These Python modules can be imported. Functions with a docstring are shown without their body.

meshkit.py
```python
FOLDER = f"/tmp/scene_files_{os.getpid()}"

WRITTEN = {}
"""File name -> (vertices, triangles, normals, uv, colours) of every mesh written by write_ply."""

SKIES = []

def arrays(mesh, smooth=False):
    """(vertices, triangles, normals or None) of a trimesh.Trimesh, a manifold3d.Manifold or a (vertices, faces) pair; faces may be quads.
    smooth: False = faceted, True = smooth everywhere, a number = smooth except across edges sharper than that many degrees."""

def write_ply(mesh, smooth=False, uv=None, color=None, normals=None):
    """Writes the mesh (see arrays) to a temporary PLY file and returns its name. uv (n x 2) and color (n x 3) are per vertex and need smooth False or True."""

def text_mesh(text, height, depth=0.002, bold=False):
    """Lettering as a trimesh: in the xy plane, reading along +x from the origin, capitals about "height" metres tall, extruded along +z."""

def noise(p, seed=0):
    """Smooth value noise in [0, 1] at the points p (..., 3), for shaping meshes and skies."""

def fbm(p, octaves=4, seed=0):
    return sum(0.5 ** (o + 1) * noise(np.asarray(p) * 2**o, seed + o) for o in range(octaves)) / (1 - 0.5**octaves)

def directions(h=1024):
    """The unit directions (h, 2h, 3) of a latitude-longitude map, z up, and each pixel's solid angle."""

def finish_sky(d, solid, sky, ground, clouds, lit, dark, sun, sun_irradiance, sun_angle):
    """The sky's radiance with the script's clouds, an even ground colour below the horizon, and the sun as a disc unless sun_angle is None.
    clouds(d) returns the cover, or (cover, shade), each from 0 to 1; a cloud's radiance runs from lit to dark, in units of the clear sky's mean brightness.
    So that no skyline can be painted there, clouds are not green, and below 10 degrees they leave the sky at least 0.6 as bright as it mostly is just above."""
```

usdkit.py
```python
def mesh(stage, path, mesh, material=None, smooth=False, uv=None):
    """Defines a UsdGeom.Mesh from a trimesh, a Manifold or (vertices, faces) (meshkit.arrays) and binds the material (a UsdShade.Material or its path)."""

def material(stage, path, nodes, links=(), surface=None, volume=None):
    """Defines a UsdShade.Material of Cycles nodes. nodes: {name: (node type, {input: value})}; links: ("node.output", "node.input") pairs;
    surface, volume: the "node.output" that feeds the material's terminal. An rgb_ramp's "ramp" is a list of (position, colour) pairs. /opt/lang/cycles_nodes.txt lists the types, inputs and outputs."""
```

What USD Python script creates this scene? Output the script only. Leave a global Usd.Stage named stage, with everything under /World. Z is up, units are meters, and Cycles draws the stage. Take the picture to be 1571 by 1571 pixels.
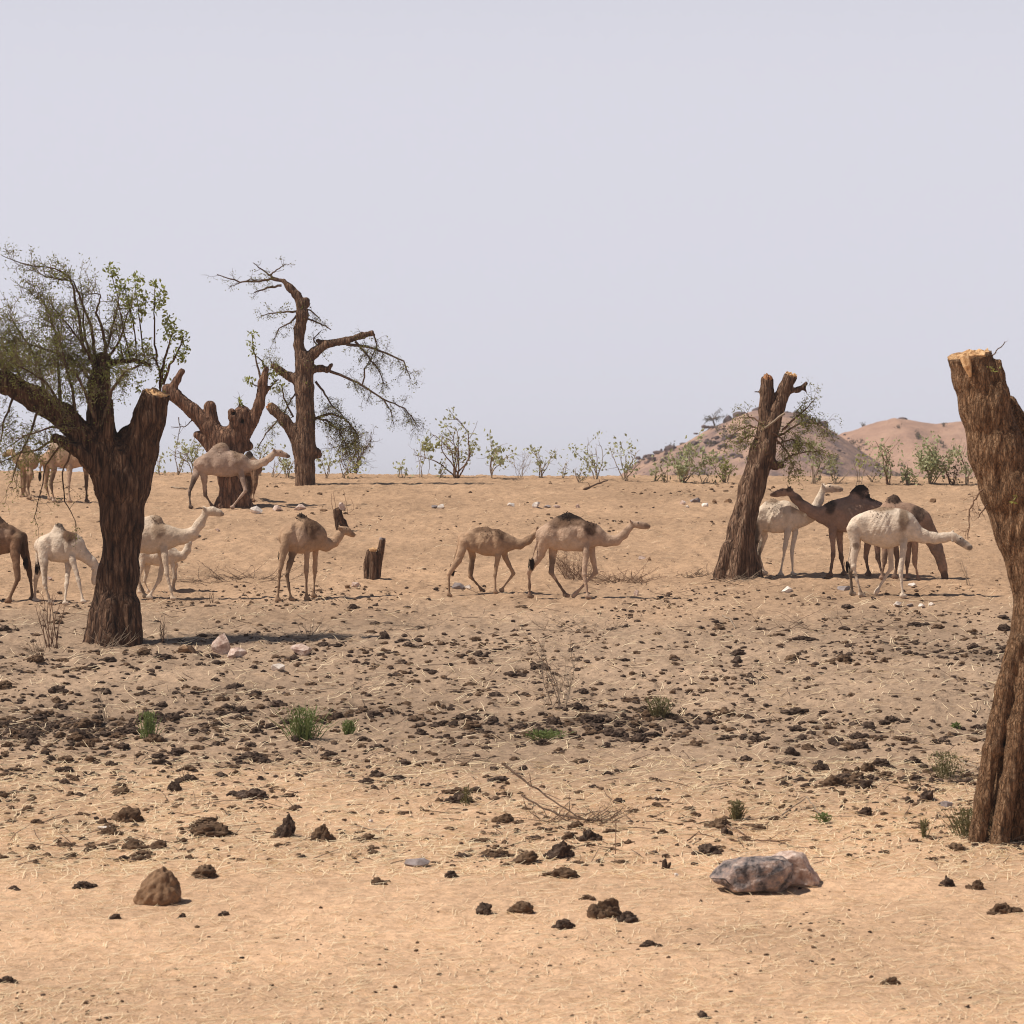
import math, numpy as np, trimesh, usdkit, meshkit
from pxr import Usd, UsdGeom, UsdLux, UsdShade, Gf, Sdf, Vt

stage = Usd.Stage.CreateInMemory()
UsdGeom.SetStageUpAxis(stage, 'Z'); UsdGeom.SetStageMetersPerUnit(stage, 1.0)
UsdGeom.Xform.Define(stage, '/World'); UsdGeom.Scope.Define(stage, '/World/Looks')
T = Sdf.ValueTypeNames

# ------------------------------------------------------------------ camera
F, C0, ZC = 5500.0, 785.5, 2.05            # focal length and centre in photograph pixels, height of the lens
EXPOSURE = 0.22
cam = UsdGeom.Camera.Define(stage, '/World/camera')
cam.CreateHorizontalApertureAttr(36.0); cam.CreateVerticalApertureAttr(36.0)
cam.CreateFocalLengthAttr(36.0 * F / 1571.0)
cam.CreateFStopAttr(3.6); cam.CreateFocusDistanceAttr(78.0)
cam.CreateExposureAttr(EXPOSURE)
cam.AddTranslateOp().Set((0, 0, ZC)); cam.AddRotateXOp().Set(90)

# ------------------------------------------------------------------ sky and sun
SUN_EL, SUN_DIR = math.radians(56), np.array([-0.985, -0.17])
SUN_ROT = math.atan2(SUN_DIR[0], SUN_DIR[1])
SKY_STRENGTH, SUN_INT, VEIL = 0.05, 1.25, (12.2, 12.15, 13.6)
dome = UsdLux.DomeLight.Define(stage, '/World/sky')
dome.GetPrim().SetCustomDataByKey('kind', 'structure')
# a clear sky above a low layer of dust: the veil thickens towards the horizon
sky = usdkit.material(stage, '/World/Looks/sky', {
    's': ('sky_texture', {'sky_type': 'single_scattering', 'sun_disc': False, 'sun_elevation': SUN_EL, 'sun_rotation': SUN_ROT,
                          'altitude': 400.0, 'air_density': 1.0, 'aerosol_density': 1.5, 'ozone_density': 1.0}),
    'g': ('geometry', {}), 'z': ('separate_xyz', {}), 'up': ('math', {'math_type': 'maximum', 'value2': 0.01}),
    'am': ('math', {'math_type': 'divide', 'value1': 0.20}), 'sq': ('math', {'math_type': 'power', 'value2': 3.0}), 'ng': ('math', {'math_type': 'multiply', 'value2': -1.0}), 'tr': ('math', {'math_type': 'exponent'}), 'f': ('math', {'math_type': 'subtract', 'value1': 1.0}),
    'veil': ('mix', {'mix_type': 'mix', 'color2': VEIL}),
    'b': ('background_shader', {'strength': SKY_STRENGTH})},
    [('g.position', 'z.vector'), ('z.z', 'up.value1'), ('up.value', 'am.value2'), ('am.value', 'sq.value1'), ('sq.value', 'ng.value1'), ('ng.value', 'tr.value1'), ('tr.value', 'f.value2'), ('f.value', 'veil.fac'),
     ('s.color', 'veil.color1'), ('veil.color', 'b.color')], surface='b.background')
UsdShade.MaterialBindingAPI.Apply(dome.GetPrim()).Bind(sky)
sun = UsdLux.DistantLight.Define(stage, '/World/sun')
sun.CreateIntensityAttr(SUN_INT); sun.CreateAngleAttr(0.5); sun.CreateColorAttr((1.0, 0.93, 0.83))
sun.GetPrim().CreateAttribute('inputs:normalize', T.Bool).Set(True)
sd = SUN_DIR / np.linalg.norm(SUN_DIR) * math.cos(SUN_EL)
S = Gf.Vec3d(sd[0], sd[1], math.sin(SUN_EL))
sun.AddTransformOp().Set(Gf.Matrix4d().SetRotate(Gf.Rotation(Gf.Vec3d(0, 0, 1), S)))

# ------------------------------------------------------------------ helpers: names, things, materials
used = {}
def numbered(parent, name):
    k = used.get((parent, name), 0); used[(parent, name)] = k + 1
    return f'{parent}/{name}' if k == 0 else f'{parent}/{name}_{k:03d}'
def tag(prim, label=None, category=None, group=None, kind=None):
    for k, t in (('label', label), ('category', category), ('group', group), ('kind', kind)):
        if t: prim.SetCustomDataByKey(k, t)
    return prim
def thing(name, label, cat, group=None):
    return str(tag(UsdGeom.Xform.Define(stage, numbered('/World', name)).GetPrim(), label, cat, group).GetPath())
def put(name, mesh, mat, parent='/World', smooth=False, colors=None, **tags):
    path = numbered(parent, name)
    m = usdkit.mesh(stage, path, mesh, mat, smooth=smooth)
    if colors is not None:
        UsdGeom.PrimvarsAPI(m).CreatePrimvar('pigment', T.Color3fArray, 'vertex').Set(Vt.Vec3fArray.FromNumpy(np.asarray(colors, np.float32)))
    tag(m.GetPrim(), **tags)
    return path
def rough(name, ramp, scale=6.0, stretch=(1, 1, 1), bump=0.4, bscale=None, rgh=0.9, detail=6.0, dist=0.02, spec=0.2, attr=False, vary=0.35, random=False, crack=0):
    """Rough natural surface: colours from stretched noise (or the mesh's pigment, mottled by noise) and fine relief."""
    n = {'g': ('geometry', {}), 'm': ('mapping', {'mapping_type': 'point', 'scale': stretch}),
         'n': ('noise_texture', {'scale': scale, 'detail': detail, 'roughness': 0.62}),
         'nb': ('noise_texture', {'scale': bscale or scale * 2.5, 'detail': 5.0, 'roughness': 0.65}),
         'bp': ('bump', {'strength': bump, 'distance': dist}),
         'p': ('principled_bsdf', {'roughness': rgh, 'specular_ior_level': spec})}
    l = [('g.position', 'm.vector'), ('m.vector', 'n.vector'), ('m.vector', 'nb.vector'), ('nb.fac', 'bp.height'), ('bp.normal', 'p.normal')]
    if attr:
        n['a'] = ('attribute', {'attribute': 'pigment'})
        n['r'] = ('rgb_ramp', {'ramp': [(0.25, (1 - vary,) * 3), (0.75, (1 + vary,) * 3)]})
        n['x'] = ('mix', {'mix_type': 'multiply', 'fac': 1.0})
        l += [('n.fac', 'r.fac'), ('a.color', 'x.color1'), ('r.color', 'x.color2'), ('x.color', 'p.base_color')]
    else:
        n['r'] = ('rgb_ramp', {'ramp': ramp}); l += [('n.fac', 'r.fac')]
        if random:
            n['o'] = ('geometry', {}); n['hr'] = ('rgb_ramp', {'ramp': [(0, (0.55, 0.55, 0.55)), (1, (1.65, 1.55, 1.45))]})
            n['x'] = ('mix', {'mix_type': 'multiply', 'fac': 1.0})
            l += [('o.random_per_island', 'hr.fac'), ('r.color', 'x.color1'), ('hr.color', 'x.color2'), ('x.color', 'p.base_color')]
        else: l += [('r.color', 'p.base_color')]
    if crack:                                    # deep furrows between plates of bark
        n['wv'] = ('noise_texture', {'scale': crack * .7, 'detail': 3.0}); n['wm'] = ('mix', {'mix_type': 'add', 'fac': .09})
        n['v'] = ('voronoi_texture', {'feature': 'distance_to_edge', 'scale': crack}); n['vr'] = ('rgb_ramp', {'ramp': [(0.0, (.16, .15, .14)), (.10, (.7, .7, .7)), (.22, (1.1, 1.1, 1.1))]})
        n['cx'] = ('mix', {'mix_type': 'multiply', 'fac': .55}); n['hx'] = ('mix', {'mix_type': 'multiply', 'fac': .8})
        l = [q for q in l if q[1] not in ('p.base_color', 'bp.height')] + [('m.vector', 'wv.vector'), ('m.vector', 'wm.color1'), ('wv.color', 'wm.color2'), ('wm.color', 'v.vector'), ('v.distance', 'vr.fac'), ('r.color', 'cx.color1'), ('vr.color', 'cx.color2'), ('cx.color', 'p.base_color'),
             ('nb.fac', 'hx.color1'), ('vr.color', 'hx.color2'), ('hx.color', 'bp.height')]
    return usdkit.material(stage, '/World/Looks/' + name, n, l, surface='p.BSDF')
def leafy(name, a, b, trans=0.35, rgh=0.6):
    return usdkit.material(stage, '/World/Looks/' + name, {
        'g': ('geometry', {}), 'r': ('rgb_ramp', {'ramp': [(0, a), (1, b)]}),
        'p': ('principled_bsdf', {'roughness': rgh, 'specular_ior_level': 0.3}), 't': ('translucent_bsdf', {}), 'x': ('mix_closure', {'fac': trans})},
        [('g.random_per_island', 'r.fac'), ('r.color', 'p.base_color'), ('r.color', 't.color'), ('p.BSDF', 'x.closure1'), ('t.BSDF', 'x.closure2')], surface='x.closure')

# ------------------------------------------------------------------ terrain
def sstep(a, b, x):
    t = np.clip((x - a) / (b - a), 0, 1); return t * t * (3 - 2 * t)
def vn(x, y, sx, sy, seed):
    return meshkit.noise(np.stack([np.asarray(x) / sx, np.asarray(y) / sy, np.full(np.shape(x), 0.37)], -1), seed) - 0.5
def gz(x, y):
    """Height of the ground (world z) at x, y."""
    x, y = np.broadcast_arrays(np.asarray(x, float), np.asarray(y, float))
    yy = np.minimum(y, 140.0)
    z = 0.0837 * yy - 9.06 - 0.00368 * np.maximum(yy - 118, 0) ** 2
    z = np.where(y > 140, np.maximum(z - 0.08 * (y - 140), -4.0), z)
    z = z - 0.0085 * np.clip(x, -40, 40) * sstep(85, 124, y) * (1 - sstep(160, 260, y))
    near = -1.7 - 0.16 * np.maximum(y, 0)
    near = np.where(y < 0, -1.7 + 0.02 * np.minimum(-y, 150), near)
    near = np.where(y > 60, -20, near)
    k = 0.6; h = np.maximum(k - np.abs(z - near), 0) / k
    z = np.maximum(z, near) + h * h * k / 4
    a = sstep(25, 45, y) * (1 - sstep(125, 150, y))
    z = z + 0.16 * vn(x, y, 9, 6, 1) + a * (0.09 * vn(x, y, 3.1, 1.9, 2) + 0.045 * vn(x, y, 1.1, 0.8, 3) * 1.0)
    # a low bank at the left, in front of the second row of animals, and a smooth hump at the right
    z = z + 0.22 * sstep(-4, -9, x) * np.exp(-((y - 103) / 3.0) ** 2)
    z = z + 0.20 * np.exp(-((x - 7.7) / 1.8) ** 2 - ((y - 66) / 1.5) ** 2)
    return z + ZC
def P(u, v, Y):
    return np.array([(u - C0) / F * Y, Y, ZC + (C0 - v) / F * Y])
YS = np.concatenate([np.arange(36, 132, 0.05)])
def hit(u, v):
    """The ground point seen at photograph position u, v."""
    d = ZC + (C0 - v) / F * YS - gz((u - C0) / F * YS, YS)
    i = np.nonzero(d < 0)[0]
    Y = YS[i[0]] if len(i) else 125.0
    if len(i) and i[0] > 0:
        a, b = d[i[0] - 1], d[i[0]]; Y = YS[i[0] - 1] + 0.05 * a / (a - b)
    return np.array([(u - C0) / F * Y, Y, float(gz((u - C0) / F * Y, Y))])
VOF = lambda y: 325 + 49830 / np.maximum(y, 1)

def dens(x, y):
    """How thickly dung and clods lie on the ground, 0 to 1."""
    v = VOF(y); u = C0 + x / np.maximum(y, 1) * F
    b = lambda c, w: np.exp(-((v - c) / w) ** 2)
    left, right = 1 - sstep(900, 1300, u), sstep(1000, 1300, u)
    d = 0.75 * b(1000, 34) * (0.55 + 0.45 * (1 - sstep(200, 500, u) * (1 - sstep(800, 1000, u))))
    d = d + 1.0 * b(1112, 28) * (0.35 + 0.65 * left) + 0.55 * b(1150, 22) * right + 0.45 * b(1190, 40) + 0.5 * b(1280, 40) * (1 - 0.4 * right) + 0.18 * b(945, 22) + 0.25 * b(1060, 25)
    d = d * (0.12 + 2.3 * np.clip(vn(x, y, 2.6, 2.6, 11) + 0.62 * vn(x, y, 0.9, 1.2, 12) + 0.45, 0, 1.2) ** 2.4)
    return np.clip(d, 0, 1.3)

GRID = {}
def build_ground():
    core = np.linspace(-0.172, 0.172, 470)
    side = 0.172 + 0.012 * (np.exp(np.linspace(0, 1, 30)[1:] * 7.5) - 1)
    t = np.concatenate([-side[::-1], core, side])
    Y = np.concatenate([-np.geomspace(2000, 3, 18), np.linspace(0, 34, 18), 49830 / (np.arange(1709, 737, -0.95) - 325), np.arange(121.2, 132, 0.25), np.geomspace(132.6, 2400, 60)])
    yy, tt = np.meshgrid(Y, t, indexing='ij'); xx = np.clip(tt * np.maximum(np.abs(yy), 30), -2500, 2500)
    zz = gz(xx, yy)
    a = (sstep(34, 38, yy) * (1 - sstep(128, 140, yy)) * (np.abs(tt) < 0.175))
    p = np.stack([xx, yy, np.zeros_like(xx)], -1)
    m = a > 0
    q = p[m]
    f1 = meshkit.fbm(q / 0.55, 3, 21) - 0.5; f2 = meshkit.fbm(q * [4.0, 3.0, 1], 2, 22) - 0.5
    lump = np.clip(meshkit.noise(q * [2.3, 1.7, 1], 29) - 0.62, 0, 1)
    dn = dens(q[:, 0], q[:, 1])
    f3 = np.clip(meshkit.noise(q * [11.0, 7.0, 1], 25) - 0.52, 0, 1)
    am = a[m] * (.30 + .70 * sstep(48, 66, q[:, 1]))
    zz[m] += am * (0.08 * f1 + 0.065 * f2 + 0.10 * f3 + lump * (0.10 + 0.2 * dn))
    n, k = yy.shape; GRID.update(Y=Y, t=t, z=zz + 0.0)
    i = np.arange(n * k).reshape(n, k)
    fq = np.stack([i[:-1, :-1], i[:-1, 1:], i[1:, 1:], i[1:, :-1]], -1).reshape(-1, 4)
    # pigment: warm sand in front, greyer trodden silt in the middle, orange earth on the rise, dung dust where the clods lie
    v = VOF(yy)
    sand, silt, earth = np.array([0.560, 0.366, 0.232]), np.array([0.365, 0.256, 0.176]), np.array([0.395, 0.256, 0.160])
    wn = 55 * (vn(xx, yy, 5, 8, 31) + 0.6 * vn(xx, yy, 1.5, 2.5, 32))
    far, nearw = 1 - sstep(880, 985, v + wn), sstep(1130, 1260, v + wn)
    col = silt * (1 - far - nearw)[..., None] + earth * far[..., None] + sand * nearw[..., None]
    pale = np.clip(vn(xx, yy, 4.0, 5.0, 33) + vn(xx, yy, 1.3, 1.6, 34), -0.5, 0.7)
    col = col * (1 + 0.34 * pale)[..., None]
    dd = np.clip(dens(xx, yy), 0, 1) * (0.35 + 1.1 * np.clip(vn(xx, yy, 0.6, 0.7, 35) + 0.5, 0, 1)) * a
    col = col * (1 - 0.55 * np.clip(dd, 0, 1))[..., None] + np.array([0.09, 0.062, 0.045]) * (0.55 * np.clip(dd, 0, 1))[..., None]
    mat = usdkit.material(stage, '/World/Looks/soil', {
        'g': ('geometry', {}), 'a': ('attribute', {'attribute': 'pigment'}),
        'n1': ('noise_texture', {'scale': 5.0, 'detail': 8.0, 'roughness': 0.7}), 'r1': ('rgb_ramp', {'ramp': [(0.34, (0.74, 0.72, 0.70)), (0.5, (1, 1, 1)), (0.66, (1.17, 1.16, 1.14))]}),
        'n2': ('noise_texture', {'scale': 21.0, 'detail': 6.0, 'roughness': 0.8}), 'r2': ('rgb_ramp', {'ramp': [(0.33, (0.40, 0.34, 0.30)), (0.44, (0.96, 0.96, 0.96)), (0.56, (1, 1, 1)), (0.66, (1.6, 1.56, 1.5))]}),
        'x1': ('mix', {'mix_type': 'multiply', 'fac': 1.0}), 'x2': ('mix', {'mix_type': 'multiply', 'fac': 0.85}),
        'nb': ('noise_texture', {'scale': 22.0, 'detail': 6.0, 'roughness': 0.7}), 'bp': ('bump', {'strength': 0.8, 'distance': 0.05}),
        'p': ('principled_bsdf', {'roughness': 0.95, 'specular_ior_level': 0.1})},
        [('g.position', 'n1.vector'), ('g.position', 'n2.vector'), ('g.position', 'nb.vector'), ('n1.fac', 'r1.fac'), ('n2.fac', 'r2.fac'),
         ('a.color', 'x1.color1'), ('r1.color', 'x1.color2'), ('x1.color', 'x2.color1'), ('r2.color', 'x2.color2'), ('x2.color', 'p.base_color'),
         ('nb.fac', 'bp.height'), ('bp.normal', 'p.normal')], surface='p.BSDF')
    put('ground', (np.stack([xx, yy, zz], -1).reshape(-1, 3), fq), mat, smooth=True, colors=col.reshape(-1, 3), kind='structure')
build_ground()
gz_smooth = gz
def gz(x, y):
    """Height of the ground as built, with its lumps."""
    x, y = np.broadcast_arrays(np.asarray(x, float), np.asarray(y, float))
    Y, t, Z = GRID['Y'], GRID['t'], GRID['z']
    a = np.clip(np.interp(y, Y, np.arange(len(Y))), 0, len(Y) - 1.001); b = np.clip(np.interp(x / np.maximum(np.abs(y), 30), t, np.arange(len(t))), 0, len(t) - 1.001)
    i, j = a.astype(int), b.astype(int); a, b = a - i, b - j
    return (Z[i, j] * (1 - a) + Z[i + 1, j] * a) * (1 - b) + (Z[i, j + 1] * (1 - a) + Z[i + 1, j + 1] * a) * b
def hits(u, v):
    """The ground points under many photograph positions below the crest, found by iteration."""
    Y = 49830 / (v - 325)
    for _ in range(8):
        dz = gz((u - C0) / F * Y, Y) - ZC - (0.0837 * Y - 9.06)
        Y = 0.5 * Y + 0.5 * np.clip((9.06 - dz) / (0.0837 - (C0 - v) / F), 36, 124)
    return np.stack([(u - C0) / F * Y, Y, gz((u - C0) / F * Y, Y)], 1)

# ------------------------------------------------------------------ mesh tools
def surface_nets(D, o, h):
    s = D < 0
    c = np.zeros(np.array(D.shape) - 1, np.int8)
    for a, b, d in np.ndindex(2, 2, 2):
        c += s[a:a + c.shape[0], b:b + c.shape[1], d:d + c.shape[2]]
    cells = np.argwhere((c > 0) & (c < 8))
    ids = np.full(c.shape, -1); ids[tuple(cells.T)] = np.arange(len(cells))
    acc, cnt = np.zeros((len(cells), 3)), np.zeros((len(cells), 1))
    corner = {k: D[cells[:, 0] + k[0], cells[:, 1] + k[1], cells[:, 2] + k[2]] for k in np.ndindex(2, 2, 2)}
    for k in np.ndindex(2, 2, 2):
        for ax in range(3):
            if k[ax]: continue
            k2 = list(k); k2[ax] = 1; A, B = corner[k], corner[tuple(k2)]
            m = (A < 0) != (B < 0)
            q = np.tile(np.array(k, float), (m.sum(), 1)); q[:, ax] += A[m] / (A[m] - B[m])
            acc[m] += q; cnt[m] += 1
    v = (cells + acc / np.maximum(cnt, 1)) * h + o
    faces = []
    for ax in range(3):
        b1, b2 = [(1, 2), (2, 0), (0, 1)][ax]
        sl0, sl1 = [slice(None)] * 3, [slice(None)] * 3
        sl0[ax], sl1[ax] = slice(0, -1), slice(1, None)
        A, B = s[tuple(sl0)], s[tuple(sl1)]
        e = np.argwhere(A != B)
        e = e[(e[:, b1] > 0) & (e[:, b2] > 0) & (e[:, b1] < c.shape[b1]) & (e[:, b2] < c.shape[b2])]
        def g(d1, d2):
            q = e.copy(); q[:, b1] -= d1; q[:, b2] -= d2; return ids[tuple(q.T)]
        f = np.stack([g(1, 1), g(0, 1), g(0, 0), g(1, 0)], 1)
        flip = ~A[tuple(e.T)]
        f[flip] = f[flip][:, ::-1]
        faces.append(f)
    f = np.vstack(faces); f = f[(f >= 0).all(1)]
    return v, np.vstack([f[:, [0, 1, 2]], f[:, [0, 2, 3]]])

def blob(bones, h, pad=0.12, cuts=()):
    """One continuous surface round the bones (a, b, radius at a, radius at b, blend, depth squash, carve)."""
    lo = np.min([np.minimum(b[0] - b[2], b[1] - b[3]) for b in bones], 0) - pad
    hi = np.max([np.maximum(b[0] + b[2], b[1] + b[3]) for b in bones], 0) + pad
    n = np.ceil((hi - lo) / h).astype(int) + 1
    D = np.full(n, 0.6); ax = [lo[i] + h * np.arange(n[i]) for i in range(3)]
    for a, b, ra, rb, k, sq, *carve in bones:
        m = max(k, 0.05) + 2 * h
        l = np.minimum(a - ra, b - rb) - m; u = np.maximum(a + ra, b + rb) + m
        sl = tuple(slice(max(0, int((l[i] - lo[i]) / h)), int((u[i] - lo[i]) / h) + 2) for i in range(3))
        X, Y, Z = np.meshgrid(*[ax[i][sl[i]] for i in range(3)], indexing='ij')
        ab = b - a; ab = ab * [1, 1 / sq, 1]; px, py, pz = X - a[0], (Y - a[1]) / sq, Z - a[2]
        t = np.clip((px * ab[0] + py * ab[1] + pz * ab[2]) / max((ab ** 2).sum(), 1e-9), 0, 1)
        d = np.sqrt((px - t * ab[0]) ** 2 + (py - t * ab[1]) ** 2 + (pz - t * ab[2]) ** 2) - (ra + (rb - ra) * t)
        E = D[sl]
        if carve: D[sl] = np.maximum(E, -d); continue
        w = np.maximum(k - np.abs(E - d), 0) / k
        D[sl] = np.minimum(E, d) - w * w * k / 4
    for c, axis, R in cuts:                      # flat sawn ends
        X, Y, Z = np.meshgrid(*ax, indexing='ij'); e = (X - c[0]) * axis[0] + (Y - c[1]) * axis[1] + (Z - c[2]) * axis[2]
        m = (e > -R) & ((X - c[0] - axis[0] * R) ** 2 + (Y - c[1] - axis[1] * R) ** 2 + (Z - c[2] - axis[2] * R) ** 2 < (2.4 * R) ** 2)
        D[m] = np.maximum(D[m], e[m])
    return surface_nets(D, lo, h)
def normals(v, f):
    n = np.zeros_like(v); fn = np.cross(v[f[:, 1]] - v[f[:, 0]], v[f[:, 2]] - v[f[:, 0]])
    for k in range(3): np.add.at(n, f[:, k], fn)
    return n / np.maximum(np.linalg.norm(n, axis=1, keepdims=True), 1e-12)
class MB:
    """Collects tubes, leaves and blades into one mesh."""
    def __init__(s): s.v, s.f, s.n = [], [], 0
    def add(s, v, f):
        s.v.append(np.asarray(v, float)); s.f.append(np.asarray(f, int) + s.n); s.n += len(v)
    def tube(s, pts, r, sides=4):
        p = np.asarray(pts, float); k = len(p); r = np.broadcast_to(r, (k,))
        t = np.gradient(p, axis=0); t /= np.linalg.norm(t, axis=1, keepdims=True) + 1e-12
        ref = np.where(np.abs(t[:, 1:2]) < 0.9, [[0, 1.0, 0]], [[1.0, 0, 0]])
        a = np.cross(t, ref); a /= np.linalg.norm(a, axis=1, keepdims=True) + 1e-12; b = np.cross(t, a)
        th = np.arange(sides) * 2 * np.pi / sides
        v = p[:, None] + r[:, None, None] * (np.cos(th)[None, :, None] * a[:, None] + np.sin(th)[None, :, None] * b[:, None])
        i, j = np.meshgrid(np.arange(k - 1), np.arange(sides), indexing='ij'); j2 = (j + 1) % sides
        q = np.stack([i * sides + j, i * sides + j2, (i + 1) * sides + j2, (i + 1) * sides + j], -1).reshape(-1, 4)
        c = np.arange(1, sides - 1); o = np.zeros_like(c); e = (k - 1) * sides
        s.add(v.reshape(-1, 3), np.vstack([q[:, [0, 1, 2]], q[:, [0, 2, 3]], np.stack([o, c + 1, c], 1), np.stack([o + e, c + e, c + 1 + e], 1)]))
    def leaves(s, c, size, rng, wide=0.5, up=0.0, d=None):
        """Bent leaves (four triangles... two here) at the points c."""
        c = np.asarray(c, float); n = len(c)
        if not n: return
        sz = np.broadcast_to(size, (n,))[:, None] * rng.uniform(0.6, 1.3, (n, 1))
        d = rng.normal(size=(n, 3)) if d is None else np.asarray(d) + rng.normal(size=(n, 3)) * 0.5
        d[:, 2] += up; d /= np.linalg.norm(d, axis=1, keepdims=True)
        a = np.cross(d, rng.normal(size=(n, 3))); a /= np.linalg.norm(a, axis=1, keepdims=True); b = np.cross(d, a)
        v = np.stack([c, c + d * sz * 0.5 + a * sz * wide * 0.5 + b * sz * 0.08, c + d * sz, c + d * sz * 0.5 - a * sz * wide * 0.5 + b * sz * 0.08], 1)
        i = np.arange(n)[:, None] * 4
        s.add(v.reshape(-1, 3), np.vstack([i + [0, 1, 2], i + [0, 2, 3]]))
    @property
    def mesh(s): return np.vstack(s.v), np.vstack(s.f)
    def put(s, name, mat, parent='/World', smooth=False, **k):
        return put(name, s.mesh, mat, parent, smooth=smooth, **k) if s.n else None
def walk(rng, p, d, L, wander=0.2, trop=(0, 0, 0), seg=0.12):
    n = max(3, int(L / seg)); d = np.array(d, float); d /= np.linalg.norm(d); pts = [np.array(p, float)]
    for _ in range(n):
        d = d + rng.normal(size=3) * wander * [1, 0.8, 1] + np.array(trop) * (1.0 / n)
        d /= np.linalg.norm(d); pts.append(pts[-1] + d * L / n)
    return np.array(pts)
def twigs_on(mb, rng, pts, r, n, L, lev, wander=0.22, trop=(0, 0, 0), spread=1.0, tips=None, lo=0.15, sides=3, ratio=0.5):
    """Side twigs along a branch, and twigs on those."""
    for _ in range(n):
        t = rng.uniform(lo, 1.0) * (len(pts) - 1); i = min(int(t), len(pts) - 2)
        p = pts[i] + (pts[i + 1] - pts[i]) * (t - i); ax = pts[i + 1] - pts[i]; ax = ax / (np.linalg.norm(ax) + 1e-9)
        d = ax * rng.uniform(0.1, 0.9) + rng.normal(size=3) * spread * [0.8, 0.6, 0.8]
        l = L * rng.uniform(0.45, 1.2)
        w = walk(rng, p, d, l, wander, trop)
        mb.tube(w, np.linspace(r, r * 0.45, len(w)), sides)
        if tips is not None: tips.append(w[len(w) // 2:])
        if lev > 1: twigs_on(mb, rng, w, r * 0.7, max(2, int(n * ratio * 0.5)), l * 0.5, lev - 1, wander, trop, spread, tips, 0.2, sides, ratio)

# ------------------------------------------------------------------ materials
bark_dark = rough('bark_dark', [(0.32, (0.029, 0.016, 0.011)), (0.5, (0.112, 0.058, 0.034)), (0.70, (0.264, 0.156, 0.095))], 13, (1, 1, 0.16), 1.0, 26, dist=0.10, crack=10)
bark_red = rough('bark_red', [(0.3, (0.055, 0.027, 0.017)), (0.5, (0.180, 0.094, 0.058)), (0.72, (0.39, 0.225, 0.14))], 11, (1, 1, 0.20), 1.0, 24, dist=0.08, crack=9)
bark_grey = rough('bark_grey', [(0.3, (0.052, 0.028, 0.017)), (0.5, (0.175, 0.098, 0.060)), (0.72, (0.40, 0.265, 0.175))], 12, (1, 1, 0.17), 1.0, 26, dist=0.09, crack=13)
bark_warm = rough('bark_warm', [(0.3, (0.085, 0.042, 0.020)), (0.5, (0.240, 0.132, 0.068)), (0.70, (0.45, 0.285, 0.17))], 20, (1, 1, 0.26), 1.0, 50, dist=0.07, crack=26)
raw_wood = rough('raw_wood', [(0.3, (0.30, 0.15, 0.065)), (0.5, (0.56, 0.34, 0.17)), (0.7, (0.72, 0.51, 0.30))], 17, (1, 1, 0.5), 0.9, 34, dist=0.04)
raw_wood_far = rough('raw_wood_far', [(0.3, (0.30, 0.13, 0.06)), (0.6, (0.50, 0.27, 0.14))], 14, (1, 1, 0.5), 0.7, 30, dist=0.04)
twig_brown = rough('twig_brown', [(0.3, (0.12, 0.070, 0.046)), (0.7, (0.26, 0.17, 0.115))], 5, random=True, bump=0.2)
twig_olive = rough('twig_olive', [(0.3, (0.20, 0.145, 0.085)), (0.7, (0.38, 0.29, 0.18))], 5, random=True, bump=0.2)
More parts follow.
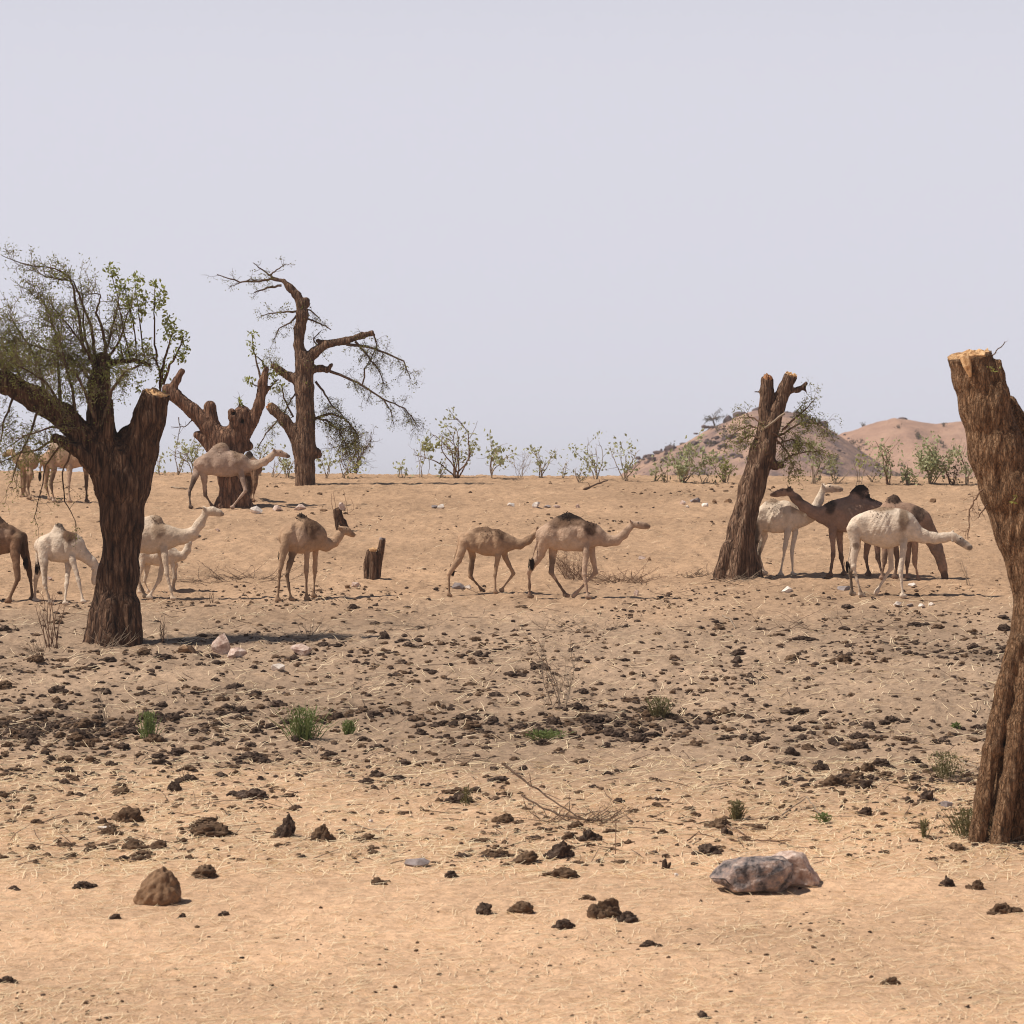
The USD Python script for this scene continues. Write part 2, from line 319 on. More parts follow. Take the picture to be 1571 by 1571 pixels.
twig_red = rough('twig_red', [(0.3, (0.21, 0.115, 0.075)), (0.7, (0.36, 0.22, 0.14))], 5, random=True, bump=0.2)
twig_pale = rough('twig_pale', [(0.3, (0.36, 0.26, 0.18)), (0.7, (0.58, 0.45, 0.33))], 5, random=True, bump=0.2)
straw = rough('straw', [(0.3, (0.72, 0.55, 0.33)), (0.7, (0.86, 0.72, 0.50))], 5, bump=0.0, rgh=.5, spec=.5)
leaf_dark = leafy('leaf_dark', (0.22, 0.22, 0.06), (0.45, 0.42, 0.16), .5)
leaf_bright = leafy('leaf_bright', (0.27, 0.29, 0.08), (0.58, 0.56, 0.22), .5)
leaf_pale = leafy('leaf_pale', (0.36, 0.37, 0.20), (0.68, 0.68, 0.48), .42)
leaf_yellow = leafy('leaf_yellow', (0.30, 0.30, 0.11), (0.50, 0.46, 0.20))
leaf_grass = leafy('leaf_grass', (0.15, 0.19, 0.055), (0.36, 0.35, 0.14))
leaf_olive = leafy('leaf_olive', (0.16, 0.14, 0.06), (0.34, 0.29, 0.14))
stone_pink = rough('stone_pink', [(0.32, (0.28, 0.175, 0.14)), (0.5, (0.46, 0.335, 0.275)), (0.66, (0.66, 0.55, 0.48))], 9, bump=0.9, dist=0.03, detail=8)
stone_white = rough('stone_white', [(0.3, (0.46, 0.38, 0.32)), (0.7, (0.72, 0.66, 0.60))], 8, bump=0.5, dist=0.02)
stone_grey = rough('stone_grey', [(0.3, (0.14, 0.115, 0.11)), (0.7, (0.34, 0.29, 0.28))], 8, bump=0.5, dist=0.02)
stone_mixed = rough('stone_mixed', [(0.38, (0.060, 0.053, 0.055)), (0.48, (0.20, 0.165, 0.155)), (0.58, (0.30, 0.215, 0.18)), (0.68, (0.50, 0.42, 0.37))], 7, bump=0.9, dist=0.04, detail=8)
stone_brown = rough('stone_brown', [(0.3, (0.10, 0.055, 0.030)), (0.7, (0.27, 0.165, 0.095))], 9, bump=0.8, dist=0.03)
clod_dark = rough('clod_dark', [(0.3, (0.042, 0.024, 0.016)), (0.50, (0.115, 0.070, 0.048)), (0.68, (0.29, 0.20, 0.145))], 11, bump=1.0, bscale=24, dist=0.05, random=True)
clod_brown = rough('clod_brown', [(0.3, (0.10, 0.054, 0.030)), (0.52, (0.22, 0.13, 0.075)), (0.70, (0.40, 0.26, 0.16))], 11, bump=1.0, bscale=24, dist=0.05, random=True)
coat = rough('coat', None, 11, bump=0.8, bscale=24, dist=0.03, attr=True, vary=0.20, rgh=0.9, spec=.1)
eye_mat = rough('eye_dark', [(0, (0.01, 0.008, 0.006)), (1, (0.02, 0.015, 0.01))], 5, bump=0.0, rgh=0.3)
hair_dark = rough('hair_dark', [(0.3, (0.020, 0.013, 0.010)), (0.7, (0.070, 0.042, 0.030))], 9, random=True, bump=0.3)
hair_tan = rough('hair_tan', [(0.3, (0.20, 0.115, 0.06)), (0.7, (0.36, 0.23, 0.14))], 9, random=True, bump=0.3)

# ------------------------------------------------------------------ far hills
def build_hills():
    def ridge(name, Y0, depth, prof, seed, mat, rocks):
        us, vs = np.array([q[0] for q in prof], float), np.array([q[1] for q in prof], float)
        u = np.linspace(us[0], us[-1], 200); dd = np.linspace(-1, 1, 90)
        uu, ww = np.meshgrid(u, dd, indexing='ij')
        crest = np.interp(uu, us, vs); hgt = (C0 - crest) / F * Y0
        x = (uu - C0) / F * Y0 + 1.2 * vn(uu / 40, ww * 3, 1, 1, seed); y = Y0 + ww * depth
        base = -6.0
        prof_w = np.clip(1 - np.abs(ww) ** 1.35, 0, 1)
        p = np.stack([x, y, np.zeros_like(x)], -1)
        gully = meshkit.fbm(p / [9, 25, 1], 4, seed) - 0.5
        bumps = meshkit.fbm(p / 3.0, 3, seed + 3) - 0.5
        z = base + (hgt - base) * prof_w + gully * 3.0 * (1 - prof_w) * 2 * (np.abs(ww) < 0.98) + bumps * 0.9 * prof_w
        v = np.stack([x, y, z + ZC], -1)
        i = np.arange(x.size).reshape(x.shape)
        f = np.stack([i[:-1, :-1], i[1:, :-1], i[1:, 1:], i[:-1, 1:]], -1).reshape(-1, 4)
        put(name, (v.reshape(-1, 3), f), mat, smooth=True, kind='structure')
        return v
    hm = rough('hill_earth', [(0.36, (0.14, 0.098, 0.092)), (0.47, (0.26, 0.165, 0.132)), (0.60, (0.38, 0.24, 0.172))], 0.16, bump=1.0, bscale=1.2, dist=0.6, detail=9)
    hm2 = rough('hill_earth_far', [(0.30, (0.24, 0.145, 0.11)), (0.5, (0.35, 0.21, 0.15)), (0.7, (0.42, 0.265, 0.185))], 0.1, bump=0.9, bscale=0.8, dist=0.6, detail=9)
    v1 = ridge('hill', 600, 70, [(840, 820), (900, 770), (950, 728), (985, 704), (1020, 690), (1050, 680), (1080, 663), (1110, 648), (1150, 630), (1185, 627), (1220, 633), (1250, 645), (1280, 662), (1310, 685), (1350, 712), (1400, 740), (1450, 770), (1520, 820)], 41, hm, True)
    v2 = ridge('hill', 760, 90, [(1090, 800), (1180, 740), (1230, 700), (1265, 678), (1290, 664), (1320, 655), (1345, 648), (1375, 642), (1400, 645), (1430, 650), (1480, 647), (1530, 640), (1600, 636), (1700, 650), (1800, 700), (1900, 780)], 47, hm2, False)
    # dark boulders lying in drifts on the slopes, and thorn scrub along the skyline
    rng = np.random.default_rng(5)
    mb = MB(); base = trimesh.creation.icosphere(1); bv, bf = np.array(base.vertices), np.array(base.faces)
    for vv, n, seed in ((v1, 900, 61), (v2, 300, 67)):
        a, b = vv.shape[:2]; k = 0
        while k < n:
            i, j = rng.integers(0, a), rng.integers(0, b // 2 + 2)
            p = vv[i, j]
            if meshkit.noise(np.array([p[0] / 7, p[2] / 4.0, 0.5]), seed) < 0.56 + 0.2 * rng.random(): continue
            k += 1
            s = rng.uniform(0.14, 0.5) * (1.7 if rng.random() < 0.08 else 1)
            q = bv * (0.75 + 0.5 * rng.random((len(bv), 1))) * [s * rng.uniform(0.8, 1.5), s, s * rng.uniform(0.5, 0.9)]
            mb.add(q + p + [rng.normal() * 0.6, 0, 0.1 * s], bf)
    bm = rough('boulder', [(0.3, (0.13, 0.092, 0.092)), (0.7, (0.25, 0.175, 0.165))], 0.8, bump=0.5, dist=0.2, random=True)
    mb.put('hill_boulders', bm, label='dark purplish boulders strewn over the slopes of the far hills', category='boulders', kind='stuff')
    sc, lf = MB(), MB()
    for vv, n in ((v1, 46), (v2, 34)):
        a, b = vv.shape[:2]
        for _ in range(n):
            p = vv[rng.integers(5, a - 5), rng.integers(b // 4, b // 2 + 1)]
            h = rng.uniform(0.4, 1.1)
            for _ in range(5):
                w = walk(rng, p, (rng.normal() * 0.5, rng.normal() * 0.4, 1), h, 0.2, seg=0.3); sc.tube(w, 0.05, 3)
                lf.leaves(w[1:].repeat(3, 0) + rng.normal(size=(len(w[1:]) * 3, 3)) * 0.22, 0.34, rng)
    path = put('hill_scrub', sc.mesh, twig_brown, label='dry thorn scrub dotted over the far hillsides', category='scrub', kind='stuff')
    lm = leafy('scrub_leaf', (0.11, 0.095, 0.06), (0.20, 0.17, 0.105)); lf.put('foliage', lm, path, kind='stuff')
    # the lone flat-topped tree on the skyline, and rock outcrops on the ridge
    t = thing('acacia_tree', 'small bare flat-topped tree standing alone on the left shoulder of the far hill', 'tree')
    Y = 600; b0 = P(1095, 656, Y); b0[2] -= 0.6; mb = MB(); top = MB()
    w = np.array([b0, b0 + [0.15, 0, 1.0], b0 + [-0.15, 0, 2.0]]); mb.tube(w, [0.22, 0.16, 0.12], 5)
    for _ in range(16):
        q = walk(rng, w[-1], (rng.normal() - 0.4, rng.normal() * 0.7, 0.55), rng.uniform(1.0, 2.2), 0.15, (0, 0, -0.5), 0.3); mb.tube(q, np.linspace(0.07, 0.03, len(q)), 3)
        top.leaves(q[2:].repeat(8, 0) + rng.normal(size=((len(q) - 2) * 8, 3)) * 0.18, 0.22, rng)
    mb.put('trunk', twig_brown, t); top.put('crown', lm, t)
    for (u, v, w_, h_) in ((1118, 646, 16, 8), (1134, 640, 22, 9), (1165, 632, 26, 8), (1262, 655, 18, 7), (1385, 645, 16, 5)):
        Y = 600 if u < 1300 else 760
        q = bv * (0.8 + 0.4 * rng.random((len(bv), 1))) * [w_ / 2 / F * Y, 1.0, h_ / F * Y]
        put('rock_outcrop', (q + P(u, v, Y), bf), bm, label={1118: 'leftmost dark rock outcrop on the ridge of the far hill, beside the lone tree', 1134: 'dark rock outcrop on the far ridge just right of the lone tree', 1165: 'dark rock outcrop on the hilltop behind the leaning forked trunk', 1262: 'dark rock outcrop on the right shoulder of the nearer hill', 1385: 'dark rock outcrop on the summit of the second, farther hill'}[u], category='rock', group='rock outcrops on the far ridges')
build_hills()

# ------------------------------------------------------------------ trees
def chain(pts, Y, k=0.10, sq=1.0):
    """Bones along (u, v, radius in px, depth offset in metres) points at the distance Y."""
    q = []
    for p in pts:
        dy = p[3] if len(p) > 3 else 0.0
        q.append((P(p[0], p[1], Y + dy), p[2] / F * Y))
    return [(a[0], b[0], a[1], b[1], k, sq) for a, b in zip(q[:-1], q[1:])]
def sawn(u, v, r, Y, dy, axis):
    axis = np.array(axis, float); return P(u, v, Y + dy), axis / np.linalg.norm(axis), r / F * Y
def trunk_mesh(bones, h, seed, amp=0.022, cuts=()):
    v, f = blob(bones, h, cuts=cuts)
    n = normals(v, f)
    r = 1 - np.abs(2 * meshkit.fbm(v * [9, 9, 1.2], 3, seed) - 1)
    d = (r - 0.7) * amp * 3.6 + (meshkit.fbm(v * [2.2, 2.2, 1.4], 2, seed + 9) - 0.5) * amp * 2.2
    return v + n * (d - .016)[:, None], f
def cut(parent, u, v, r, Y, dy, axis, mat, rng, jag=0.5, depth=0.05):
    """The pale jagged end of a sawn or broken limb."""
    c = P(u, v, Y + dy); R = r / F * Y * .91; axis = np.array(axis, float); axis /= np.linalg.norm(axis)
    a = np.cross(axis, [0, 1, 0.01]); a /= np.linalg.norm(a); b = np.cross(axis, a)
    rings, n = 5, 18; V, Fc = [c + axis * (depth * 0.4)], []
    for i in range(1, rings + 1):
        for j in range(n):
            th = 2 * np.pi * j / n; rr = R * min(i, 4) / 4 * (1 + 0.08 * rng.normal())
            hgt = depth * (0.4 + jag * rng.normal()) if i < 5 else -depth * 2.2
            V.append(c + a * rr * np.cos(th) + b * rr * np.sin(th) + axis * hgt)
    for j in range(n): Fc.append([0, 1 + j, 1 + (j + 1) % n])
    for i in range(rings - 1):
        for j in range(n):
            p, q = 1 + i * n + j, 1 + i * n + (j + 1) % n
            Fc += [[p, p + n, q + n], [p, q + n, q]]
    put('cut_end', (np.array(V), np.array(Fc)), mat, parent)
def limb(parent, pts, Y, mat, rng, tw=None, n=10, L=0.6, lev=2, r=0.012, trop=(0, 0, 0), spread=1.0, tips=None, wander=0.22, name='branch', sub=4, lo=0.15, ratio=0.5):
    """A drawn branch (u, v, radius px, depth offset) as a part, with side twigs added to tw."""
    q = np.array([np.append(P(p[0], p[1], Y + (p[3] if len(p) > 3 else 0)), p[2] / F * Y) for p in pts])
    t = np.linspace(0, len(q) - 1, (len(q) - 1) * sub + 1); w = np.stack([np.interp(t, np.arange(len(q)), q[:, k]) for k in range(4)], 1)
    w[1:-1, :3] += rng.normal(size=(len(w) - 2, 3)) * 0.010
    mb = MB(); mb.tube(w[:, :3], np.maximum(w[:, 3], 0.006), 6); mb.put(name, mat, parent, smooth=True)
    if tw is not None: twigs_on(tw, rng, w[:, :3], r, n, L, lev, wander, trop, spread, tips, lo=lo, ratio=ratio)
    return w[:, :3]
def spray(mb, tips, rng, n, size, jitter=0.04, **k):
    pts = np.vstack(tips); c = pts[rng.integers(0, len(pts), n)] + rng.normal(size=(n, 3)) * jitter
    mb.leaves(c, size, rng, **k)

def left_tree():
    rng = np.random.default_rng(101)
    t = thing('pollarded_tree', 'big dark pollarded tree at the left with bushy thorny twigs and a sawn right limb', 'tree')
    Y = hit(168, 984)[1]
    B = chain([(166, 1000, 40), (173, 950, 31), (183, 880, 28), (187, 800, 31), (187, 745, 37), (186, 710, 38, .05)], Y, .2)
    B += chain([(165, 880, 14, -.1), (151, 945, 13, -.2), (136, 1000, 13, -.3)], Y, .12) + chain([(195, 930, 20, -.2), (205, 1000, 16, -.3)], Y, .15) + chain([(170, 930, 18, -.3), (168, 1000, 18, -.5)], Y, .12)
    B += chain([(200, 745, 30), (214, 690, 28), (229, 640, 24, -.1), (244, 590, 21.5, -.15)], Y, .12)
    B += chain([(172, 740, 29), (160, 690, 23), (153, 640, 19, .15), (151, 590, 16, .2), (157, 553, 13, .25)], Y, .12)
    B += chain([(165, 720, 26), (130, 675, 20, -.1), (100, 640, 19, -.25), (55, 612, 18, -.4), (10, 588, 16, -.5), (-40, 575, 14, -.6)], Y, .12)
    B += chain([(150, 720, 14, -.2), (118, 690, 10, -.45), (85, 672, 7, -.6)], Y, .1) + chain([(166, 670, 9, -.25), (168, 640, 7, -.3), (167, 616, 6, -.32)], Y, .06)
    B += chain([(182, 690, 14, -.1), (196, 668, 12, .1), (205, 660, 10, .2)], Y, .1)
    put('trunk', trunk_mesh(B, 0.034, 3, 0.026, [sawn(240, 603, 21, Y, -.15, (0.25, -0.25, 1))]), bark_dark, t, smooth=True)
    cut(t, 240, 603, 20, Y, -.15, (0.25, -0.25, 1), raw_wood, rng, 0.5, 0.05)
    tw, tips, tipsg = MB(), [], []
    up, dn = (0, 0, 0.25), (0, 0, -0.9)
    # the fine bare branches rising to the left
    drawn = [
        ([(130, 545, 3.0, .1), (122, 490, 2.2), (113, 445, 1.8), (108, 425, 1.4), (85, 412, 1.1), (42, 406, .8), (3, 392, .5)], 17, .36),
        ([(146, 545, 3.0, .2), (140, 500, 2.2), (124, 460, 1.6), (112, 432, 1.2), (70, 424, .8), (40, 410, .5)], 15, .34),
        ([(162, 548, 3.0, .2), (160, 510, 2.2), (147, 481, 1.8), (152, 465, 1.4), (154, 452, 1.0), (132, 451, .7)], 12, .5),
        ([(92, 628, 3.0, -.3), (90, 560, 2.2), (85, 510, 1.8), (72, 475, 1.4), (62, 455, .8)], 26, .6),
        ([(70, 615, 3, -.4), (60, 560, 2, -.3), (38, 520, 1.4), (12, 480, .8)], 26, .6),
        ([(40, 604, 3, -.4), (25, 560, 2), (5, 530, 1.2), (-25, 500, .8)], 26, .6),
        ([(15, 590, 3, -.5), (-8, 540, 2), (-30, 510, 1)], 18, .6),
        ([(118, 655, 3, -.3), (112, 600, 2.2, -.4), (96, 545, 1.6, -.5), (88, 500, 1)], 26, .6),
        ([(150, 600, 3, .1), (120, 555, 2, -.1), (70, 535, 1.4, -.2), (20, 520, .8)], 28, .6),
        ([(152, 580, 3, .1), (130, 520, 2, .4), (128, 480, 1.2, .5), (124, 440, .7)], 18, .55),
        ([(30, 598, 2.5, -.5), (10, 565, 2, -.6), (-30, 548, 1, -.6)], 22, .5),
        ([(105, 640, 2.5, -.4), (70, 585, 2, -.8), (25, 560, 1.2, -.9)], 26, .6),
        ([(148, 570, 2.5, .0), (135, 540, 1.8, -.3), (105, 500, 1.2, -.4), (80, 470, .7, -.5)], 20, .5),
        ([(155, 560, 2.5, .2), (168, 520, 1.8, .3), (176, 490, 1.2, .4), (180, 462, .7, .4)], 18, .45),
        ([(152, 575, 2.5, .3), (110, 560, 1.8, .5), (60, 560, 1.2, .6), (10, 548, .7, .6)], 26, .55),
        ([(155, 560, 2.5, .2), (180, 530, 1.8), (192, 495, 1.2), (200, 470, .8)], 14, .5)]
    for pts, n, L in drawn:
        limb(t, pts, Y, twig_brown, rng, tw, int(n * 1.55), L, 2, 0.0080, up, 0.95, tips, 0.28)
    # twigs hanging under the left limbs
    for pts, n in (([(60, 625, 2.2, -.5), (48, 660, 1.6, -.6), (30, 700, 1.0, -.6), (18, 740, .6)], 22), ([(85, 670, 2.2, -.6), (60, 690, 1.6), (30, 695, 1.2), (-10, 715, .7)], 26), ([(20, 610, 2, -.5), (5, 650, 1.4, -.6), (-5, 700, .8)], 24),
                   ([(110, 690, 1.8, -.5), (96, 725, 1.2), (100, 770, .9), (116, 800, .5)], 7), ([(95, 680, 1.8, -.6), (70, 715, 1.2), (58, 770, .7), (52, 800, .5)], 9), ([(118, 660, 2, -.4), (80, 655, 1.5, -.8), (40, 668, 1, -1.), (5, 690, .6)], 26)):
        limb(t, pts, Y, twig_brown, rng, tw, n, 0.5, 2, 0.007, (0, 0, -0.5), 0.9, tips, 0.28)
    # a mat of twigs round the head of the trunk
    limb(t, [(150, 560, 4, .1), (175, 556, 4), (205, 552, 3.5), (232, 560, 3)], Y, bark_dark, rng, tw, 34, 0.5, 2, 0.008, up, 1.1, tips, 0.3)
    limb(t, [(160, 640, 3, -.3), (172, 600, 2.5, -.5), (190, 570, 2, -.5), (215, 560, 1.6)], Y, twig_brown, rng, tw, 26, 0.42, 2, 0.007, (0, 0, -.2), 1.1, tips, 0.3)
    limb(t, [(145, 640, 3, -.4), (130, 600, 2.5, -.6), (118, 575, 2, -.7), (100, 560, 1.4)], Y, twig_brown, rng, tw, 30, 0.45, 2, 0.007, (0, 0, -.1), 1.1, tips, 0.3)
    tw.put('twigs', twig_olive, t, kind='stuff')
    lv = MB(); spray(lv, tips, rng, 21000, 0.05, 0.06, wide=0.5); lv.put('foliage', leaf_dark, t, kind='stuff')
    # leafy green shoots at the right
    shoots = [([(200, 552, 2, .1), (188, 500, 1.6), (180, 455, 1.2), (170, 415, .8)], [(166, 414, 7), (178, 419, 7), (174, 440, 6), (186, 440, 8)]),
              ([(210, 552, 2), (205, 500, 1.6), (197, 460, 1.2), (190, 440, .8)], [(196, 458, 9), (200, 470, 9), (190, 446, 6), (203, 492, 6)]),
              ([(222, 555, 2), (216, 510, 1.6), (212, 470, 1.2), (207, 430, .8)], [(209, 428, 7), (211, 440, 8), (216, 466, 9), (219, 478, 7), (222, 455, 6)]),
              ([(240, 560, 3), (237, 520, 2), (236, 480, 1.5), (238, 440, .8)], [(237, 436, 4), (242, 452, 9), (246, 463, 8), (240, 470, 7), (248, 448, 5)]),
              ([(246, 585, 4), (252, 550, 3), (262, 520, 2), (268, 500, 1)], [(256, 492, 7), (262, 502, 10), (258, 520, 9), (272, 514, 9), (280, 520, 6)]),
              ([(250, 590, 4), (262, 560, 3), (275, 535, 2), (282, 515, 1)], [(284, 538, 8), (278, 548, 7), (283, 515, 4), (270, 545, 7)]),
              ([(246, 600, 3), (246, 575, 3), (240, 555, 2), (230, 540, 1)], [(252, 568, 9), (246, 580, 8), (230, 545, 8), (222, 530, 7)]),
              ([(190, 556, 2), (185, 530, 1.6), (178, 500, 1), (172, 480, .6)], [(200, 535, 9), (186, 545, 10), (172, 560, 9), (165, 575, 10), (190, 580, 9), (212, 590, 8)])]
    gl = MB()
    for pts, cl in shoots:
        limb(t, [(p[0], p[1], p[2] * .62) + tuple(p[3:]) for p in pts], Y, bark_dark, rng, None)
        for (u, v, r) in cl:
            c = P(u, v, Y); s = r / F * Y
            n = int(4.6 * r)
            gl.leaves(c + rng.normal(size=(n, 3)) * s * [.55, .6, .85], 0.10, rng, 0.5, 0.1)
            w = np.array([P(pts[2][0], pts[2][1], Y), c]); gl_t = walk(rng, w[0], w[1] - w[0], np.linalg.norm(w[1] - w[0]), 0.05)
    gl.put('leafy_shoots', leaf_bright, t, kind='stuff')
left_tree()

def stub_tree():
    rng = np.random.default_rng(111)
    t = thing('pollarded_tree', 'reddish pollarded tree of bare stubby limbs behind the camel on the rise', 'tree')
    Y = hit(360, 776)[1] - 0.2
    B = chain([(358, 795, 25), (357, 765, 21), (354, 735, 19), (350, 700, 22), (345, 676, 22)], Y, .15)
    B += chain([(340, 770, 10, -.2), (332, 792, 9, -.4)], Y, .1) + chain([(375, 760, 9, -.2), (384, 792, 10, -.3)], Y, .1)
    B += chain([(342, 680, 19), (322, 655, 14), (295, 630, 11), (268, 606, 9.5), (256, 597, 8)], Y, .1) + chain([(262, 600, 7), (271, 584, 6), (279, 570, 5)], Y, .05)
    B += chain([(330, 665, 11), (324, 640, 9), (322, 624, 9.5)], Y, .08) + chain([(325, 690, 9), (312, 674, 7), (302, 667, 6)], Y, .08)
    B += chain([(355, 680, 16), (368, 650, 15), (371, 636, 14)], Y, .1) + chain([(368, 672, 15), (388, 645, 9), (398, 620, 8), (403, 588, 7), (409, 566, 5)], Y, .08)
    B += chain([(360, 690, 13), (372, 682, 10), (381, 684, 8)], Y, .08) + chain([(399, 612, 5), (408, 600, 4), (414, 594, 3)], Y, .05) + chain([(362, 650, 9, -.2), (357, 640, 7, -.25), (355, 632, 6, -.25)], Y, .06)
    B += [(P(372, 646, Y - .45), P(372, 646, Y - .1), .07, .05, .02, 1.0, True), (P(358, 634, Y - .55), P(358, 634, Y - .2), .06, .05, .02, 1.0, True)]
    put('trunk', trunk_mesh(B, 0.036, 5, 0.018), bark_red, t, smooth=True)
    tw, tips, lf = MB(), [], MB()
    for pts in ([(402, 590, 2), (395, 560, 1.4), (388, 530, .8), (386, 510, .5)], [(408, 566, 2), (400, 552, 1), (392, 545, .6)], [(366, 625, 1.2), (366, 615, .8), (368, 608, .5)], [(403, 592, 1.5), (392, 592, 1), (384, 586, .6)],
                [(414, 594, 1.5), (422, 585, 1), (428, 582, .6)], [(300, 640, 1), (285, 655, .7), (262, 655, .4)], [(274, 640, .8), (276, 655, .6), (272, 680, .4)]):
        limb(t, pts, Y, twig_brown, rng, tw, 5, .25, 1, .007, tips=tips)
    tw.put('twigs', twig_brown, t, kind='stuff')
    for (u, v, r) in ((386, 513, 8), (387, 525, 9), (390, 540, 8), (384, 587, 8), (380, 582, 6), (411, 575, 8), (426, 588, 8), (418, 596, 7), (420, 574, 6), (366, 616, 6), (370, 622, 5), (404, 560, 6), (432, 592, 5)):
        n = int(r * 2.6); lf.leaves(P(u, v, Y) + rng.normal(size=(n, 3)) * r / F * Y * .5, .13, rng, .5)
    lf.put('leafy_shoots', leaf_bright, t, kind='stuff')
stub_tree()

def tall_tree():
    rng = np.random.default_rng(121)
    t = thing('pollarded_tree', 'tall crooked pollarded tree on the crest with drooping thin branches at its right', 'tree')
    Y = hit(468, 744)[1]
    B = chain([(468, 760, 16), (468, 720, 15), (467, 690, 17), (469, 640, 14), (467, 595, 14.5), (467, 560, 14), (462, 545, 10), (458, 530, 8), (460, 505, 8.5), (464, 484, 9.5), (463, 466, 8), (455, 453, 6.5), (445, 442, 5.5), (435, 431, 4)], Y, .1)
    B += chain([(478, 692, 11), (486, 695, 7), (489, 699, 5)], Y, .08) + chain([(462, 690, 12), (450, 662, 10), (436, 645, 9), (420, 629, 7.5), (408, 617, 7)], Y, .1)
    B += chain([(460, 585, 9), (445, 578, 7), (430, 569, 6), (420, 562, 5)], Y, .08) + chain([(470, 552, 9), (484, 540, 8), (500, 528, 6.5), (531, 523, 6), (555, 515, 5.5), (582, 509, 5)], Y, .08)
    B += chain([(475, 568, 7), (492, 565, 5.5), (503, 568, 4.5), (508, 560, 3.5)], Y, .06) + chain([(464, 470, 6), (470, 461, 5), (472, 468, 4)], Y, .05) + chain([(445, 444, 4), (452, 442, 2.5)], Y, .04) + chain([(497, 527, 5), (488, 523, 4)], Y, .05)
    put('trunk', trunk_mesh(B, 0.04, 7, 0.018, [sawn(413, 622, 7, Y, 0, (-.7, -.3, .7)), sawn(574, 511, 5, Y, 0, (1, -.2, .25))]), bark_grey, t, smooth=True)
    cut(t, 413, 622, 6.5, Y, 0, (-.7, -.3, .7), raw_wood_far, rng, .5, .05)
    tw, tips, tipsd = MB(), [], []
    for pts, n, L in (([(435, 431, 3), (415, 428, 2), (400, 431, 1.6), (368, 433, 1.2), (333, 421, .6)], 14, .4), ([(432, 438, 2), (410, 442, 1.5), (390, 449, .8)], 8, .35), ([(430, 430, 1.8), (414, 423, 1.3), (400, 412, 1), (388, 403, .5)], 6, .35), ([(414, 423, 1.4), (425, 414, 1), (438, 405, .6)], 5, .3),
                      ([(398, 432, 1.2), (385, 428, .9), (352, 440, .5)], 8, .3)):
        limb(t, pts, Y, twig_brown, rng, tw, n, L, 2, .009, (0, 0, .2), .9, tips, .25)
    for pts, n, L in (([(458, 478, 2), (440, 478, 1.4), (420, 480, 1), (400, 484, .6)], 12, .4), ([(458, 482, 2), (445, 495, 1.2), (428, 505, .9), (420, 522, .5)], 12, .4), ([(470, 488, 1.6), (490, 496, 1.2), (508, 506, .7)], 8, .4), ([(468, 474, 1.4), (482, 480, 1), (492, 492, .6)], 8, .35),
                      ([(490, 535, 1.6), (480, 520, 1), (492, 508, .6)], 8, .35)):
        limb(t, pts, Y, twig_brown, rng, tw, n, L, 2, .008, (0, 0, -.3), .9, tips, .25)
    for pts, n, L in (([(500, 566, 2.5), (529, 578, 2), (556, 591, 1.6), (588, 612, 1.3), (620, 626, 1), (644, 655, .5)], 24, .6), ([(531, 528, 2.5), (560, 531, 2), (588, 540, 1.6), (620, 554, 1.2), (630, 582, .6)], 22, .6), ([(545, 524, 2), (566, 548, 1.4), (580, 566, 1), (590, 590, .6)], 16, .5),
                      ([(478, 645, 2.5), (507, 634, 2), (530, 642, 1.4), (545, 660, .9), (552, 680, .5)], 30, .5), ([(480, 640, 2), (500, 645, 1.6), (520, 660, 1.2), (535, 690, .6)], 26, .5), ([(484, 585, 2), (496, 600, 1.6), (508, 620, 1.2), (528, 640, .6)], 16, .5), ([(574, 512, 1.5), (578, 530, 1), (566, 560, .6)], 10, .45), ([(556, 590, 1.4), (560, 565, 1), (572, 545, .6)], 8, .4), ([(588, 612, 1.2), (600, 630, .8), (605, 652, .4)], 8, .4)):
        limb(t, pts, Y, twig_brown, rng, tw, int(n * 1.4), L, 2, .0078, (0, 0, -.9), .75, tips, .22)
    for pts in ([(450, 640, 1.6), (436, 610, 1.2), (432, 590, .6)], [(430, 640, 1.5), (408, 665, 1), (395, 690, .5)], [(455, 600, 1.5), (440, 625, 1), (428, 650, .5)], [(425, 566, 1.5), (418, 560, 1), (414, 550, .5)]):
        limb(t, pts, Y, twig_brown, rng, tw, 16, .4, 2, .007, (0, 0, -.4), .9, tips, .25)
    tw.put('twigs', twig_brown, t, kind='stuff')
    lv = MB(); spray(lv, tips, rng, 7000, .06, .05, wide=.5)
    for (u, v, r) in ((425, 562, 9), (432, 570, 8), (418, 566, 6), (470, 590, 10), (474, 560, 12), (500, 545, 7), (462, 470, 7), (430, 484, 9), (440, 470, 7), (475, 640, 9), (414, 620, 4)):
        n = int(r * 5); lv.leaves(P(u, v, Y - .15) + rng.normal(size=(n, 3)) * r / F * Y * .6, .07, rng, .5)
    lv.put('foliage', leaf_dark, t, kind='stuff')
tall_tree()

